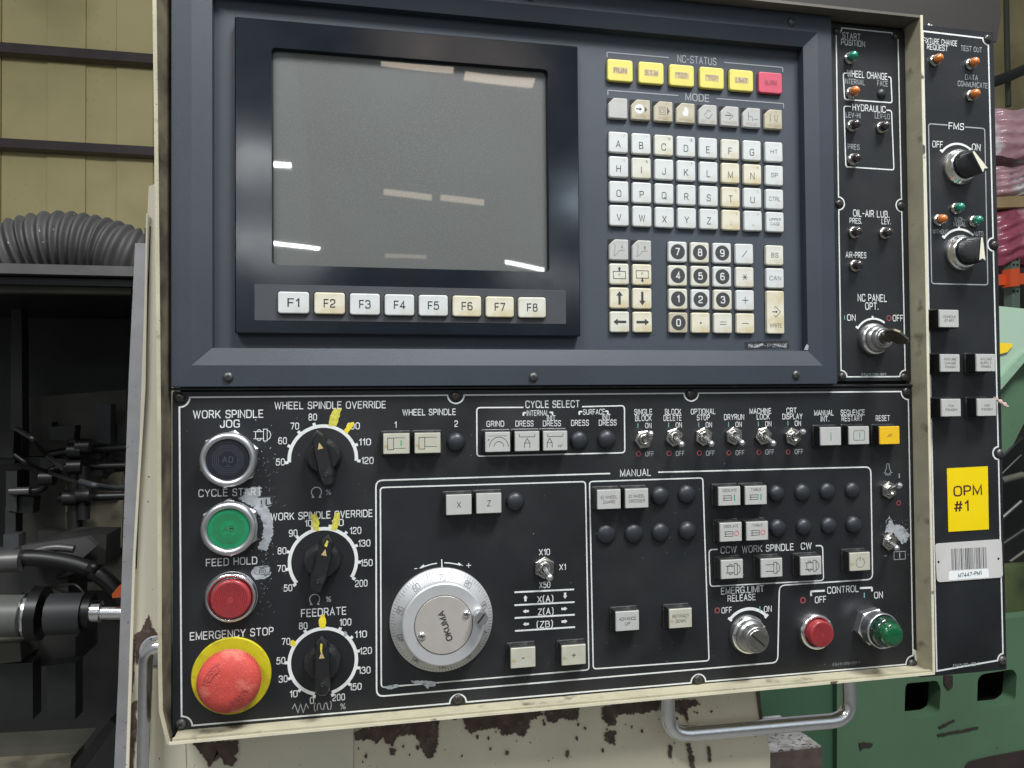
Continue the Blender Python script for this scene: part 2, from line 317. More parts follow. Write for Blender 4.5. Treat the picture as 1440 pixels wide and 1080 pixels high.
def text_mesh(s, bold=0.012, spacing=1.0):
    """vertices (x, y, 0) and faces of a string, capital height 1"""
    key = (s, bold, spacing)
    if key in _tc: return _tc[key]
    mb = MB(); x = 0.0; w = 0.70 + bold * 14; zi = 0
    for ch in s:
        if ch == ' ': x += 3.2; continue
        wd = 0
        for r, closed, q in GL.get(ch.upper(), GL['-']):
            sharp = [p.endswith('!') for p in q.split()]; pts = [tuple(float(t) for t in p.strip('!').split(',')) for p in q.split()]
            wd = max(wd, max(p[0] for p in pts))
            if r: pts = rounded(pts, [0.01 if k else r for k in sharp], bool(closed), 4)
            pts = [p for i, p in enumerate(pts) if i == 0 or (Vector(p) - Vector(pts[i - 1])).length > 0.02]
            if not closed and not r:   # square ends reach half a stroke past the centre line
                a, b = Vector(pts[0]), Vector(pts[1]); pts[0] = tuple(a + (a - b).normalized() * w * 0.25)
                a, b = Vector(pts[-1]), Vector(pts[-2]); pts[-1] = tuple(a + (a - b).normalized() * w * 0.25)
            mb.stroke([(p[0] + x, p[1]) for p in pts], w, 0.004 * (zi % 3), bool(closed)); zi += 1
        x += wd + 1.75 * spacing
    co = np.array(mb.v) / np.array([6.0, 6.0, 1.0]); _tc[key] = (co, mb.f)
    return _tc[key]
CAPH = 1.0
def text(s, cx, cy, capmm, parent, m, z=0.2, width=None, rot=0.0, bold=0.012, name='legend', spacing=1.0, shear=0.0):
    """lettering centred on (cx, cy) mm, capital height capmm, optional exact width in mm"""
    co, fs = text_mesh(s, bold, spacing)
    co = co.copy(); sy = capmm
    x0, x1 = co[:, 0].min(), co[:, 0].max(); sx = sy * 0.95 if width is None else width / max(1e-6, (x1 - x0))
    if len(s) == 1: sx = min(sx, sy * 1.05)
    co[:, 0] = (co[:, 0] - (x0 + x1) / 2) * sx; co[:, 1] = (co[:, 1] - 0.5) * sy
    mb = MB(); mb.add([(p[0] + p[1] * shear, p[1], p[2] * 4) for p in co], fs)
    return obj(name, mb, m, parent, (cx, cy, z), rot)
def ptext(s, x0, x1, yc, cap, parent, m=None, h=0, y2=None, z=None, **k):
    """lettering that spans photo columns x0..x1 at row yc, capital height in photo pixels"""
    a = P(x0, yc, h); b = P(x1, yc if y2 is None else y2, h); c = P((x0 + x1) / 2, yc - cap / 2, h); d = P((x0 + x1) / 2, yc + cap / 2, h)
    return text(s, (a[0] + b[0]) / 2, (a[1] + b[1]) / 2, c[1] - d[1], parent, m or legend_m, z=(h + 0.2) if z is None else z, width=b[0] - a[0], **k)

# ================================================================== OPERATOR CONSOLE
con = thing('operator_console', 'grinding machine operator console with monitor, keypad, knobs, push buttons and dirty cream frame', 'control console')

def plate_poly(corners, z0, z1, name, m, parent, label=None):
    return obj(name, MB().prism(corners, z0, z1), m, parent, label=label)
# main lower plate -------------------------------------------------
mp = [P(241, 549), P(1284, 546), P(1292, 946), P(243, 1034)]
xl = (mp[0][0] + mp[3][0]) / 2; xr = (mp[1][0] + mp[2][0]) / 2; yt = (mp[0][1] + mp[1][1]) / 2; yb = (mp[2][1] + mp[3][1]) / 2
main = obj('main_plate', MB().rbox(xr - xl, yt - yb, [(-2.5, 0), (-0.4, 0), (0, 0.4)], 2.0, (xl + xr) / 2, (yt + yb) / 2), plate_m, con, label='black lower plate printed with white legends')

def notched(corners, notches, rn, w, parent, m=print_m, rm=None, name='border_line'):
    """white border through four corners (TL, TR, BR, BL) with inward arcs round the corner screws and the screws on its edges"""
    pts = []; cc = [Vector(c) for c in corners]; rm = rm or rn
    cen = sum(cc, Vector((0, 0))) / 4
    for i in range(4):
        A, B, Dv = cc[i], cc[(i + 1) % 4], cc[(i - 1) % 4]
        e = (B - A).normalized(); bk = (Dv - A).normalized()
        for k in range(9):
            t = k / 8 * PI / 2
            pts.append(tuple(A + (bk * math.cos(t) + e * math.sin(t)) * rn))
        nrm = Vector((-e.y, e.x)); nrm = nrm if nrm.dot(cen - A) > 0 else -nrm
        for q in sorted((Vector(q) for (j, q) in notches if j == i), key=lambda q: (q - A).dot(e)):
            for k in range(13):
                t = PI - k / 12 * PI
                pts.append(tuple(A + e * (q - A).dot(e) + (e * math.cos(t) + nrm * math.sin(t)) * rm))
    return obj(name, MB().stroke(pts, w, 0.15, True), m, parent)
mc = [P(252.2, 558.8), P(1277, 550.5), P(1284, 933.3), P(255.5, 1021.5)]
notched(mc, [(0, P(641, 556)), (0, P(972, 553)), (2, P(982, 957)), (2, P(644, 988))], 8.2, 1.3, main, rm=7.4)

screw_mesh = MB().lathe([(4.3, 0), (4.3, 0.8), (3.8, 1.7), (2.6, 2.4), (1.1, 2.7)], 20).mesh('screw')
cross_mesh = MB().stroke([(-1.9, 0), (1.9, 0)], 0.75, 0).stroke([(0, -1.9), (0, 1.9)], 0.75, 0.01).mesh('cross_slot')
def screw(px, py, parent, h=0, m=screw_m, sc=1.0, rot=None):
    x, y = P(px, py, h + 1.5)
    o = obj('screw', screw_mesh.copy() if m is not screw_m else screw_mesh, m, parent, (x, y, h)); o.scale = (sc,) * 3
    if m is not screw_m: o.data.materials.clear(); o.data.materials.append(m)
    c = obj('cross_slot', cross_mesh, slot_m, o, (0, 0, 2.78), random.uniform(0, 1.5) if rot is None else rot)
    return o
for i, (px, py) in enumerate([(252, 559.5), (641, 557), (972, 554), (1275.5, 551), (1283.5, 934), (982, 956), (644, 984), (254, 1019)]):
    screw(px, py, con, m=worn_screw if i in (4, 7) else screw_m)

def line(pts, w=1.2, parent=main, m=print_m, z=0.15, closed=False, name='border_line', h=0):
    return obj(name, MB().stroke([P(*p, h) for p in pts], w, z + h, closed), m, parent)
def pbox(pts, r, w=1.25, parent=main, m=print_m, closed=True, h=0):
    return obj('border_line', MB().stroke(rounded([P(*p, h) for p in pts], r, closed), w, 0.15 + h, closed), m, parent)
# frames printed on the main plate
pbox([(736, 572.9), (670.4, 573.2), (670.8, 641.6), (878.6, 636.6), (878, 570.5), (818.5, 571.9)], 3.2, 1.2, closed=False)
pbox([(858, 665.8), (528.6, 675.6), (529.6, 979.5), (1093.6, 931.5), (1095.8, 823.2), (1227, 814.6), (1224.4, 656.6), (925.5, 664)], 6, 1.3, closed=False)
pbox([(534.8, 685.6), (823.2, 677.2), (828.2, 941.8), (536.2, 966.6)], 3, 1.2)
pbox([(828.9, 677.2), (988.2, 672), (997, 929), (834.2, 940.6)], 3, 1.2)
pbox([(1009, 772.4), (996.8, 773.2), (998.6, 824.6), (1158, 816.2), (1156.6, 767), (1147, 767.4)], 3.5, 1.2, closed=False)
pbox([(1159.8, 830.6), (1140.2, 831.6), (1140.6, 838)], 0.3, 1.9, closed=False)
pbox([(1209, 827), (1225.8, 826.2), (1226.2, 831.5)], 0.3, 1.9, closed=False)
for b in ([(735.9, 584.6), (736, 580.6), (739.6, 580.4)], [(772.8, 580), (776.8, 579.9), (777, 583.6)], [(814.6, 583.4), (814.5, 579), (818.8, 578.9)], [(851, 578.2), (854.6, 578.2), (854.8, 582.4)]):
    pbox(b, 0.3, 1.5, closed=False)

T = [("WORK SPINDLE", 271.3, 370.2, 582.3, 10.2), ("JOG", 309.4, 337.3, 595.8, 9.8), ("CYCLE START", 279, 368, 692.3, 9.5), ("FEED HOLD", 289.6, 361.9, 789.6, 9.5),
     ("EMERGENCY STOP", 267, 384.8, 891, 10), ("WHEEL SPINDLE OVERRIDE", 385.8, 542.5, 569.7, 9.4), ("WORK SPINDLE OVERRIDE", 380.6, 523.8, 724.2, 9.4),
     ("FEEDRATE", 423.3, 486.9, 860.5, 10), ("WHEEL SPINDLE", 565.8, 640.8, 579.5, 8), ("1", 554.8, 557.6, 597.3, 8), ("2", 639, 643.8, 595.8, 8),
     ("CYCLE SELECT", 738.8, 814.8, 568.3, 9.2), ("INTERNAL", 740.6, 771.5, 580.8, 7), ("INIT.", 769, 783, 588, 7), ("DRESS", 724.8, 750.2, 595.6, 7.4),
     ("DRESS", 763.3, 788.8, 595.3, 7.4), ("GRIND", 684, 709, 595.9, 7.4), ("SURFACE", 819.8, 850.6, 579.2, 7), ("DRESS", 803, 828, 594.6, 7.4),
     ("INIT.", 847, 860.4, 586.4, 7), ("DRESS", 842, 867, 594.3, 7.4),
     ("SINGLE", 891.7, 917, 579.2, 7.2), ("BLOCK", 893, 916.3, 588, 7.2), ("BLOCK", 935, 958, 579, 7.2), ("DELETE", 933, 958.3, 587.7, 7.2),
     ("OPTIONAL", 971.3, 1005.8, 578.6, 7), ("STOP", 979.8, 998, 587, 7.2), ("DRYRUN", 1018, 1046.3, 586.4, 7.2), ("MACHINE", 1054, 1084.4, 578, 7), ("LOCK", 1064, 1082.3, 586, 7),
     ("CRT", 1105.8, 1119.8, 577.3, 7), ("DISPLAY", 1100, 1128.3, 585.6, 7), ("MANUAL", 1144.8, 1172, 580.5, 7), ("INT.", 1154, 1165.8, 589, 7),
     ("SEQUENCE", 1182, 1215.8, 580, 7), ("RESTART", 1183.3, 1212.7, 588.4, 7), ("RESET", 1231.3, 1251, 588, 7), ("MANUAL", 871.9, 915.2, 664.7, 9),
     ("X10", 757.8, 773.3, 776.3, 7.8), ("X1", 786.2, 795.6, 797.4, 7.6), ("X50", 758.2, 773.8, 822.4, 7.8),
     ("X(A)", 755.3, 778, 842.3, 8.2), ("Z(A)", 755.6, 778.3, 859.9, 8.2), ("(ZB)", 754.6, 777.4, 877.7, 8.2),
     ("CCW", 1013.3, 1035.6, 773, 8.8), ("WORK SPINDLE", 1043, 1115.8, 770.7, 8.8), ("CW", 1126, 1141.3, 767.7, 8.6),
     ("EMERG.LIMIT", 1013.8, 1074, 829.4, 8.6), ("RELEASE", 1023, 1062.3, 840.5, 8.2), ("OFF", 1014.4, 1028.8, 858, 7.6), ("ON", 1074, 1085, 856.2, 7.6),
     ("CONTROL", 1163, 1207, 828.8, 8.6), ("OFF", 1145.8, 1161.6, 843, 8.4), ("ON", 1229, 1241.3, 836.6, 8.4)]
for s, x0, x1, y, c in T: ptext(s, x0, x1, y, c, main)
ptext("E5411-019-001-1", 1170.8, 1209, 933, 3.6, main, faint_print_m)
ptext("%", 456, 468, 692, 7, main, grey_print_m); ptext("%", 456, 468, 842.5, 7, main, grey_print_m); ptext("%", 477.5, 487, 993, 7.5, main, grey_print_m)
# toggle legends: teal bar, ON, red ring, OFF
tog = [(897, 908, 911.6, 598.4, 897.9, 638.3, 913.3, 638.2), (940, 0, 954.4, 597.6, 940.8, 637.6, 956.2, 637.6), (982.5, 0, 996.6, 597.2, 983.3, 637.2, 998.8, 637.2),
       (1024.4, 0, 1038.5, 596.7, 1025, 636.8, 1040.3, 636.6), (1066.3, 0, 1080.2, 596, 1067.1, 636, 1082.2, 635.6), (1107.9, 0, 1121.8, 595.3, 1108.3, 635.4, 1123.3, 635)]
def ring_mark(px, py, r, w, parent=main, m=red_print_m, h=0, name='print_mark'):
    x, y = P(px, py, h); return obj(name, MB().stroke(arc(x, y, r, 0, 345, 23), w, 0.16 + h, True), m, parent)
def bar_mark(px, py, ln, w, parent=main, m=teal_print_m, h=0, name='print_mark'):
    x, y = P(px, py, h); return obj(name, MB().stroke([(x, y - ln / 2), (x, y + ln / 2)], w, 0.16 + h), m, parent)
for bx, _, ox, oy, rx, ry, fx, fy in tog:
    bar_mark(bx, oy, 4.6, 0.8); ptext("ON", ox - 4.4, ox + 4.4, oy, 6.6, main); ring_mark(rx, ry, 2.1, 0.75); ptext("OFF", fx - 6, fx + 6, fy, 6.2, main, grey_print_m)
ring_mark(1008.5, 858.3, 2.3, 0.9); bar_mark(1068.5, 856, 4.8, 1.1)
ring_mark(1129, 844, 2.5, 1.1); bar_mark(1215.3, 837, 5, 1.1)
bar_mark(1264.4, 669, 4.5, 1.0, m=grey_print_m); ring_mark(1263.6, 707.4, 2.2, 0.7)
# light bulb sign
bx, by = P(1248.5, 660)
mb = MB().stroke(rounded([(bx - 1.6, by + 5.6), (bx + 1.6, by + 5.6), (bx + 1.5, by + 1), (bx + 3.6, by - 2), (bx + 1.6, by - 5), (bx - 1.6, by - 5), (bx - 3.6, by - 2), (bx - 1.5, by + 1)], 1.6), 0.6, 0.15, True)
for a in (200, 235, 270, 305, 340): mb.stroke([(bx + 3.8 * math.cos(math.radians(a)), by - 2 + 3.6 * math.sin(math.radians(a))), (bx + 5.2 * math.cos(math.radians(a)), by - 2 + 5 * math.sin(math.radians(a)))], 0.6)
obj('lamp_symbol', mb, grey_print_m, main)
cx_, cy_ = P(1250.5, 734.5); obj('coolant_symbol', MB().stroke(arc(cx_, cy_, 3.6, -20, 200), 0.5).prism([(cx_ - 1, cy_ + 3.6), (cx_ + 1, cy_ + 3.6), (cx_, cy_ + 6.8)], 0.1, 0.17), grey_print_m, main)
a0, a1 = P(1257, 776), P(1273, 786)
obj('cover_symbol', MB().stroke([a0, (a1[0], a0[1]), a1, (a0[0], a1[1])], 0.6, closed=True).stroke([((a0[0] + a1[0]) / 2, a0[1] - 1), ((a0[0] + a1[0]) / 2, a1[1] + 1)], 1.0), grey_print_m, main)
line([(1243, 781.8), (1247, 781.6)], 0.8, m=grey_print_m)
# chuck symbol beside JOG, start symbol, hold symbol
def chuck(mb, x, y, s, z=0.15, w=0.55, hook=True):
    mb.stroke([(x - 7 * s, y + 3 * s), (x + 1 * s, y + 3 * s)], w, z).stroke([(x - 7 * s, y - 3 * s), (x + 1 * s, y - 3 * s)], w, z)
    mb.stroke([(x + 1 * s, y + 5 * s), (x + 4 * s, y + 5 * s), (x + 4 * s, y - 5 * s), (x + 1 * s, y - 5 * s)], w, z, True)
    mb.stroke([(x + 4 * s, y + 4 * s), (x + 6 * s, y + 3 * s), (x + 7 * s, y), (x + 6 * s, y - 3 * s), (x + 4 * s, y - 4 * s)], w, z)
    if hook:
        mb.stroke([(x - 5.4 * s, y - 3 * s), (x - 5.4 * s, y + 3 * s)], w, z).stroke(arc(x - 2.6 * s, y + 3 * s, 1.6 * s, 200, -20, 8), w, z).stroke(arc(x - 2.6 * s, y - 3 * s, 1.6 * s, 160, 380, 8), w, z)
    return mb
x, y = P(368.8, 611.8); obj('chuck_symbol', chuck(MB(), x, y, 1.0), print_m, main)
x, y = P(371, 704.5); obj('start_symbol', MB().stroke([(x - 5, y + 3.5), (x + 7, y + 3.5), (x + 7, y - 3), (x + 2, y - 4)], 1.0).stroke([(x - 2, y + 1), (x - 2, y - 3)], 0.8).stroke([(x + 2, y + 1.6), (x + 2, y - 3)], 1.2), ink_m, main, (0, 0, 0.2))
# table with axis arrows
for q in [((723.3, 832.8), (807.1, 828.8)), ((723.4, 851), (807.8, 846.6)), ((723.8, 869), (808.2, 864.3)), ((724.2, 887.2), (808.6, 881.7))]: line(q, 1.5)
def arrow(mb, x, y, ang, ln, w, hw, hl, z=0.15):
    ca, sa = math.cos(math.radians(ang)), math.sin(math.radians(ang))
    q = [(-ln / 2, -w / 2), (ln / 2 - hl, -w / 2), (ln / 2 - hl, -hw / 2), (ln / 2, 0), (ln / 2 - hl, hw / 2), (ln / 2 - hl, w / 2), (-ln / 2, w / 2)]
    return mb.flat([(x + a * ca - b * sa, y + a * sa + b * ca) for a, b in q], z)
for px, py, an in [(738.9, 841.2, 90), (794.6, 837.6, -90), (739.5, 859.5, 180), (793.5, 856, 0), (739.6, 877.6, 180), (793.8, 873.8, 0)]:
    x, y = P(px, py); obj('arrow_mark', arrow(MB(), x, y, an, 5.6, 2.0, 3.8, 2.6), print_m, main)
# rotation and feed symbols
for px, py in ((445, 692), (442.5, 842.6)):
    x, y = P(px, py); obj('rotation_symbol', MB().stroke(arc(x, y, 4.2, -50, 230, 18), 0.8).flat([(x - 4.2, y - 4.8), (x - 1.6, y - 4.8), (x - 3, y - 2.2)], 0.16).flat([(x + 4.2, y - 4.8), (x + 1.6, y - 4.8), (x + 3, y - 2.2)], 0.16), grey_print_m, main)
zz = [P(411, 997), P(414.6, 990), P(419, 1002), P(422.8, 990), P(426.5, 1002), P(430.4, 989.5), P(434, 996)]
obj('zigzag_symbol', MB().stroke(zz, 0.7), grey_print_m, main)
zz = rounded([P(446, 999), P(446.5, 990), P(450, 988.5), P(451.5, 997), P(455, 998), P(456.4, 989), P(459.5, 988), P(461, 996.5), P(462.4, 998)], 2, False)
obj('wave_symbol', MB().stroke(zz, 0.7), grey_print_m, main); ptext("(", 441.5, 444.2, 994.5, 9, main, grey_print_m); ptext(")", 463.6, 466.3, 991.5, 9, main, grey_print_m)

# rotary dials ------------------------------------------------------
def dial(cpx, cpy, r, a0, a1, marks, labels):
    x, y = P(cpx, cpy); r -= 1.0; mb = MB().stroke(arc(x, y, r, a0, a1, 48), 2.9, 0.14)
    for a in marks:
        c, s_ = math.cos(math.radians(a)), math.sin(math.radians(a)); mb.stroke([(x + (r + 0.8) * c, y + (r + 0.8) * s_), (x + (r + 3.6) * c, y + (r + 3.6) * s_)], 2.5, 0.15)
    obj('dial_scale', mb, print_m, main)
    for s, px, py, w in labels: ptext(s, px - w / 2, px + w / 2, py, 8.6, main)
dial(454.4, 645, 29.0, 185, -5, [185, 158, 131, 104, 77, 49.6, 22, -5],
     [("50", 394.3, 649.6, 12.5), ("60", 397.4, 619.8, 12), ("70", 414.6, 599.2, 12), ("80", 439.8, 586.5, 12), ("100", 497, 599, 18), ("110", 513.2, 621.5, 17), ("120", 516.8, 647.6, 17)])
dial(454.6, 789.4, 28.9, 218, -32, [218, 190, 162, 134.6, 106.9, 79, 51, 23.5, -4, -32],
     [("50", 405, 826.7, 12), ("70", 396, 799.4, 12), ("80", 396.6, 774.5, 12.4), ("90", 412.2, 749.6, 12.2), ("100", 437.5, 735.6, 17), ("110", 474.8, 735, 17), ("120", 500, 746, 16), ("130", 512.4, 763.8, 17), ("150", 515.5, 791.4, 17), ("200", 508, 820.2, 17.5)])
dial(454.4, 930, 28.9, 255.5, -75, [255.5, 229.5, 204, 177.9, 148, 119, 91, 62, 38, 12.6, -14.8, -44, -75],
     [("0", 438.7, 984.8, 5.8), ("10", 413, 975.6, 11), ("30", 398.2, 954.6, 12.4), ("50", 395, 929, 12.4), ("70", 402.2, 902, 12), ("80", 426.4, 880, 12), ("100", 485.8, 874.8, 16.5), ("110", 507.5, 891.8, 17), ("120", 514.4, 915, 17), ("130", 512.6, 942.4, 16.8), ("150", 500, 965.6, 17), ("200", 476.3, 980.4, 17.5)])
def knob(px, py, ang, lab):
    x, y = P(px, py, 3); mb = MB().lathe([(15.6, 0), (15.6, 3), (14.6, 8), (12.0, 13)], 36)
    L, w = 24.5, 7.2
    # grip: boat-shaped bar, pointed at the front, slightly tapering upward
    def sec(z, k, kk): return [(L * k, 0, z), (L * 0.80 * k, w * 0.62 * kk, z), (L * 0.3, w * kk, z), (-L * 0.5 * k, w * kk, z), (-L * 0.92 * k, w * 0.78 * kk, z), (-L * k, w * 0.4 * kk, z),
                               (-L * k, -w * 0.4 * kk, z), (-L * 0.92 * k, -w * 0.78 * kk, z), (-L * 0.5 * k, -w * kk, z), (L * 0.3, -w * kk, z), (L * 0.80 * k, -w * 0.62 * kk, z)]
    mb.loft([sec(4.0, 0.86, 1.25), sec(9, 0.98, 1.0), sec(17.5, 0.95, 0.80), sec(19, 0.90, 0.66)])
    k = obj('rotary_knob', mb, black_pl, con, (x, y, 0.2), math.radians(ang), label=lab)
    obj('pointer_mark', MB().flat([(13.5, 0), (8, 2.3), (8, -2.3)], 0), gold_m, k, (0, 0, 19.15))
    obj('set_screw', MB().lathe([(1.9, 0), (1.9, 0.3), (1.2, 0.3), (1.1, 0.05)], 14), dusty_pl, k, (-14, 0, 19.05))
    return k
k1 = knob(454.8, 642.5, 102, 'black knob of the wheel spindle override dial, turned towards 80')
k2 = knob(453.4, 789, 77, 'black knob of the work spindle override dial, its tip smeared with yellow paint')
k3 = knob(453.8, 930.5, 91, 'black knob of the feedrate dial, yellow line painted along its tip')
obj('paint_streak', MB().flat(ragged([(12.5, -0.6), (20, -0.8), (20.6, 0.7), (16, 1.1), (12.5, 0.6)], 0.25, 1.6, 5), 0), paint_dull, k3, (0, 0, 19.2))
obj('paint_streak', MB().flat(ragged([(15, -0.8), (20, -1.2), (21, 0.5), (16, 1.5)], 0.35, 1.6, 6), 0), paint_dull, k2, (0, 0, 19.2))
def blot(pts, m, name='paint_mark', amp=0.4, step=1.6, z=0.24, seed=1, parent=main, h=0):
    return obj(name, MB().flat(ragged([P(*p, h) for p in pts], amp, step, seed), z + h), m, parent)
blot([(461.5, 598.5), (464.5, 584), (470.5, 574), (480.5, 574.5), (476, 590), (472.5, 599.5)], paint_dull, seed=2)
blot([(483.5, 606), (489.5, 595.5), (497.5, 593), (496, 600), (488.5, 610)], paint_y, seed=3)
blot([(440, 745.5), (437, 724), (445, 722), (449, 733), (448, 747)], paint_dull, seed=4)
blot([(465.5, 745), (468.5, 730), (471, 721.5), (478.5, 721), (478.3, 731), (472.5, 746)], paint_dull, seed=5)
blot([(449.5, 883.5), (448.2, 873), (452, 864.5), (456.5, 864), (458.6, 874), (457, 883)], paint_y, seed=6)
blot([(408.2, 902), (411.5, 899.2), (415.3, 901.8), (416.6, 907), (413, 909), (409, 906.5)], paint_y, seed=7)
# bare metal where the print has worn away
blot([(334.5, 701), (342, 697), (345, 686), (366, 684.5), (368.5, 691), (365, 697.5), (381, 699.5), (381.5, 711), (376, 714), (380, 722), (383.5, 729), (384, 748), (379.5, 763), (375, 775.5), (365, 773.5), (362.5, 768), (369, 760), (371.5, 742), (367, 727), (359, 716), (348, 708)], bare, 'worn_patch', 0.9, 1.2, 0.13, 11)
blot([(353.5, 803), (357.5, 797.5), (374, 795), (380, 797), (381, 808), (372, 814.5), (359, 815), (354, 809)], bare, 'worn_patch', 0.4, 1.6, 0.13, 12)
x, y = P(369, 803.8); obj('hold_symbol', MB().stroke(arc(x, y, 2.6, 0, 340), 0.5, 0.2, True).stroke(arc(x, y, 1.1, 0, 340, 10), 0.5, 0.2, True).stroke([(x - 3, y + 3.6), (x + 6, y + 4), (x + 6, y - 2.6), (x + 2, y - 3.4)], 0.5, 0.2), ink_m, main)
blot([(536, 965.5), (548, 963.5), (560, 962.5), (561.5, 965.5), (553, 968.5), (545, 969)], bare, 'worn_patch', 0.5, 1.2, 0.2, 13)
blot([(578, 957.5), (592, 957), (606, 957.3), (614.5, 960), (612, 965), (604.5, 965), (602, 970.5), (598.5, 965), (590, 961.5), (580, 960)], bare, 'worn_patch', 0.6, 1.2, 0.2, 14)
blot([(1247, 738), (1252, 730.5), (1257.5, 738), (1264, 738), (1272, 742), (1276, 748), (1281, 753), (1276, 757), (1274.5, 762.5), (1268, 765), (1262, 757), (1256, 749), (1244, 748.5)], bare, 'worn_patch', 0.8, 1.1, 0.13, 15)
blot([(1266, 947), (1268.5, 940), (1271, 940.5), (1275, 943.5), (1274, 946)], ivory, 'worn_patch', 0.2, 2, 0.13, 16)
blot([(1283.6, 912), (1288.5, 915), (1289.5, 930), (1287, 928)], ivory, 'worn_patch', 0.2, 2, 0.13, 17)
blot([(485, 887), (488, 889), (487.5, 895), (483, 894)], bare, 'worn_patch', 0.3, 1, 0.2, 18)
# scattered scuffs: tiny chips that nobody could count
mb = MB(); rnd = random.Random(4)
for k in range(46):   # hairline scratches
    cx, cy = (rnd.gauss(372, 14), rnd.gauss(760, 60)) if k % 3 else (rnd.uniform(270, 1250), rnd.uniform(575, 930))
    x, y = P(cx, cy); a = rnd.gauss(0.9, 0.6); L_ = rnd.uniform(0.8, 3.2)
    mb.stroke([(x, y), (x + L_ * math.cos(a), y + L_ * math.sin(a))], 0.12, 0.12)
for k in range(330):
    if k < 130:
        cx, cy = rnd.gauss(372, 9), rnd.gauss(800 if k % 2 else 660, 34)
    elif k < 220: cx, cy = rnd.gauss(1268, 9), rnd.gauss(752, 11)
    else: cx, cy = rnd.uniform(262, 1262), rnd.uniform(560, 1000)
    if cy > 1010 - (cx - 262) * 0.083 or cx < 260 or cx > 1279: continue
    x, y = P(cx, cy); s = rnd.uniform(0.10, 0.30) * (1.7 if k % 9 == 0 and k < 220 else 1); a = rnd.uniform(0, PI); e = rnd.uniform(1, 2.2)
    mb.flat([(x + s * (e * math.cos(t) * math.cos(a) - math.sin(t) * math.sin(a)), y + s * (e * math.cos(t) * math.sin(a) + math.sin(t) * math.cos(a))) for t in (0.3, 1.5, 2.4, 3.6, 5.0)], 0.11)
obj('paint_chips', mb, bare, con, kind='stuff')

# square illuminated push buttons ------------------------------------
BH = 10.5
base_mesh = MB().rbox(26.4, 21.8, [(0, 0), (1.6, 0), (2.0, 0.6), (2.0, 1.1), (BH - 0.4, 1.5), (BH, 1.9)], 1.4).mesh('push_button')
lens_mesh = MB().rbox(22.4, 17.6, [(BH - 0.6, 0), (BH + 0.6, 0), (BH + 1.2, 0.45)], 0.7).mesh('button_lens')
tall_base = MB().rbox(25.4, 21.8, [(0, 0), (1.6, 0), (2.0, 0.6), (2.0, 1.1), (13.6, 1.5), (14, 1.9)], 1.4).mesh('push_button')
def button(px, py, m=lens_w, lines=(), draw=None, body=black_pl, lab=None, parent=con, tall=0.0, tilt=0.0, ink=ink_m, cap=2.4, w=None):
    hh = BH + 1.2 + tall; x, y = P(px, py, hh)
    bm = base_mesh if not tall else tall_base
    b = obj('push_button', bm if body is black_pl else bm.copy(), None, parent, (x, y, 0), tilt, label=lab)
    if body is not black_pl: b.data.materials.clear(); b.data.materials.append(body)
    elif not b.data.materials: b.data.materials.append(body)
    l = obj('button_lens', lens_mesh.copy(), m, b, (0, 0, tall))
    n = len(lines)
    for i, s in enumerate(lines):
        if s: text(s, 0, ((n - 1) / 2 - i) * cap * 1.75, cap, b, ink, z=hh + 0.12, width=w[i] if w else None, bold=0.0, name='legend')
    if draw:
        for mbd, md in draw: obj('symbol', mbd, md, b, (0, 0, hh + 0.1))
    return b
def S(): return MB()
sp1 = S().stroke([(-7.5, 5), (-2.5, 5), (-2.5, -5), (-7.5, -5)], 0.5, 0, True).stroke([(-2.5, 5), (8, 5)], 0.35, 0).stroke([(-2.5, -4), (8, -4)], 0.35, 0)
button(557.5, 624, lens_y, draw=[(sp1, ink_m), (S().stroke([(4, -2), (4, 3)], 0.8, 0.02), green_ink_m)], body=dusty_pl, lab='wheel spindle one start button with a green bar')
sp2 = S().stroke([(-7.5, 5), (-2.5, 5), (-2.5, -5), (-7.5, -5)], 0.5, 0, True).stroke([(-2.5, 5), (8, 5)], 0.35, 0).stroke([(-2.5, -3), (8, -3)], 0.35, 0)
button(601.4, 623, lens_y, draw=[(sp2, ink_m)], body=dusty_pl, lab='wheel spindle one stop button with a brown stained lens')
button(700, 621.6, draw=[(S().stroke(arc(1, -4, 8.4, 0, 180), 0.45, 0).stroke(arc(1, -4, 4.4, 0, 180, 12), 0.45, 0).stroke([(-9, 1.5), (-7.5, 2.5)], 0.8, 0).stroke([(-9, 5.5), (8.5, 5.5)], 0.2, 0), ink_m)], lab='grind button with two arcs on its lens')
dr = lambda x, mirror=1: S().stroke([(x - 7, 6.5), (x - 7, 4), (x + 7, 4), (x + 7, 6.5)], 0.45, 0)
button(741.4, 620.6, draw=[(dr(0).stroke([(-2.4, -6), (-2.4, -1.5), (0, 2.5), (2.4, -1.5), (2.4, -6)], 0.55, 0).stroke([(-2.4, -1.5), (2.4, -1.5)], 0.45, 0), ink_m)], lab='internal dress button with a dresser symbol')
b = button(781, 619.8, draw=[(dr(0).stroke([(-7.6, -6), (-7.6, -1.5), (-5.4, 2.5), (-3, -1.5), (-3, -6)], 0.55, 0).stroke([(-7.6, -1.5), (-3, -1.5)], 0.45, 0), ink_m)], lab='internal initial dress button reading INIT')
text('INIT', 4.6, -4.6, 2.0, b, ink_m, z=BH + 1.32, bold=0)
button(645.4, 709.8, lines=['X'], cap=4.6, body=dusty_pl, lab='X axis button'); button(687.6, 707.8, lines=['Z'], cap=4.6, body=dusty_pl, lab='Z axis button')
button(856.5, 702.3, lines=['ID WHEEL', 'GUARD'], w=[15.5, 11.5], cap=2.5, body=dusty_pl, lab='ID WHEEL GUARD button', ink=grey_ink_m)
button(895.7, 700.9, lines=['ID WHEEL', 'DRESSER'], w=[15.5, 15.8], cap=2.5, body=dusty_pl, lab='ID WHEEL DRESSER button', ink=grey_ink_m)
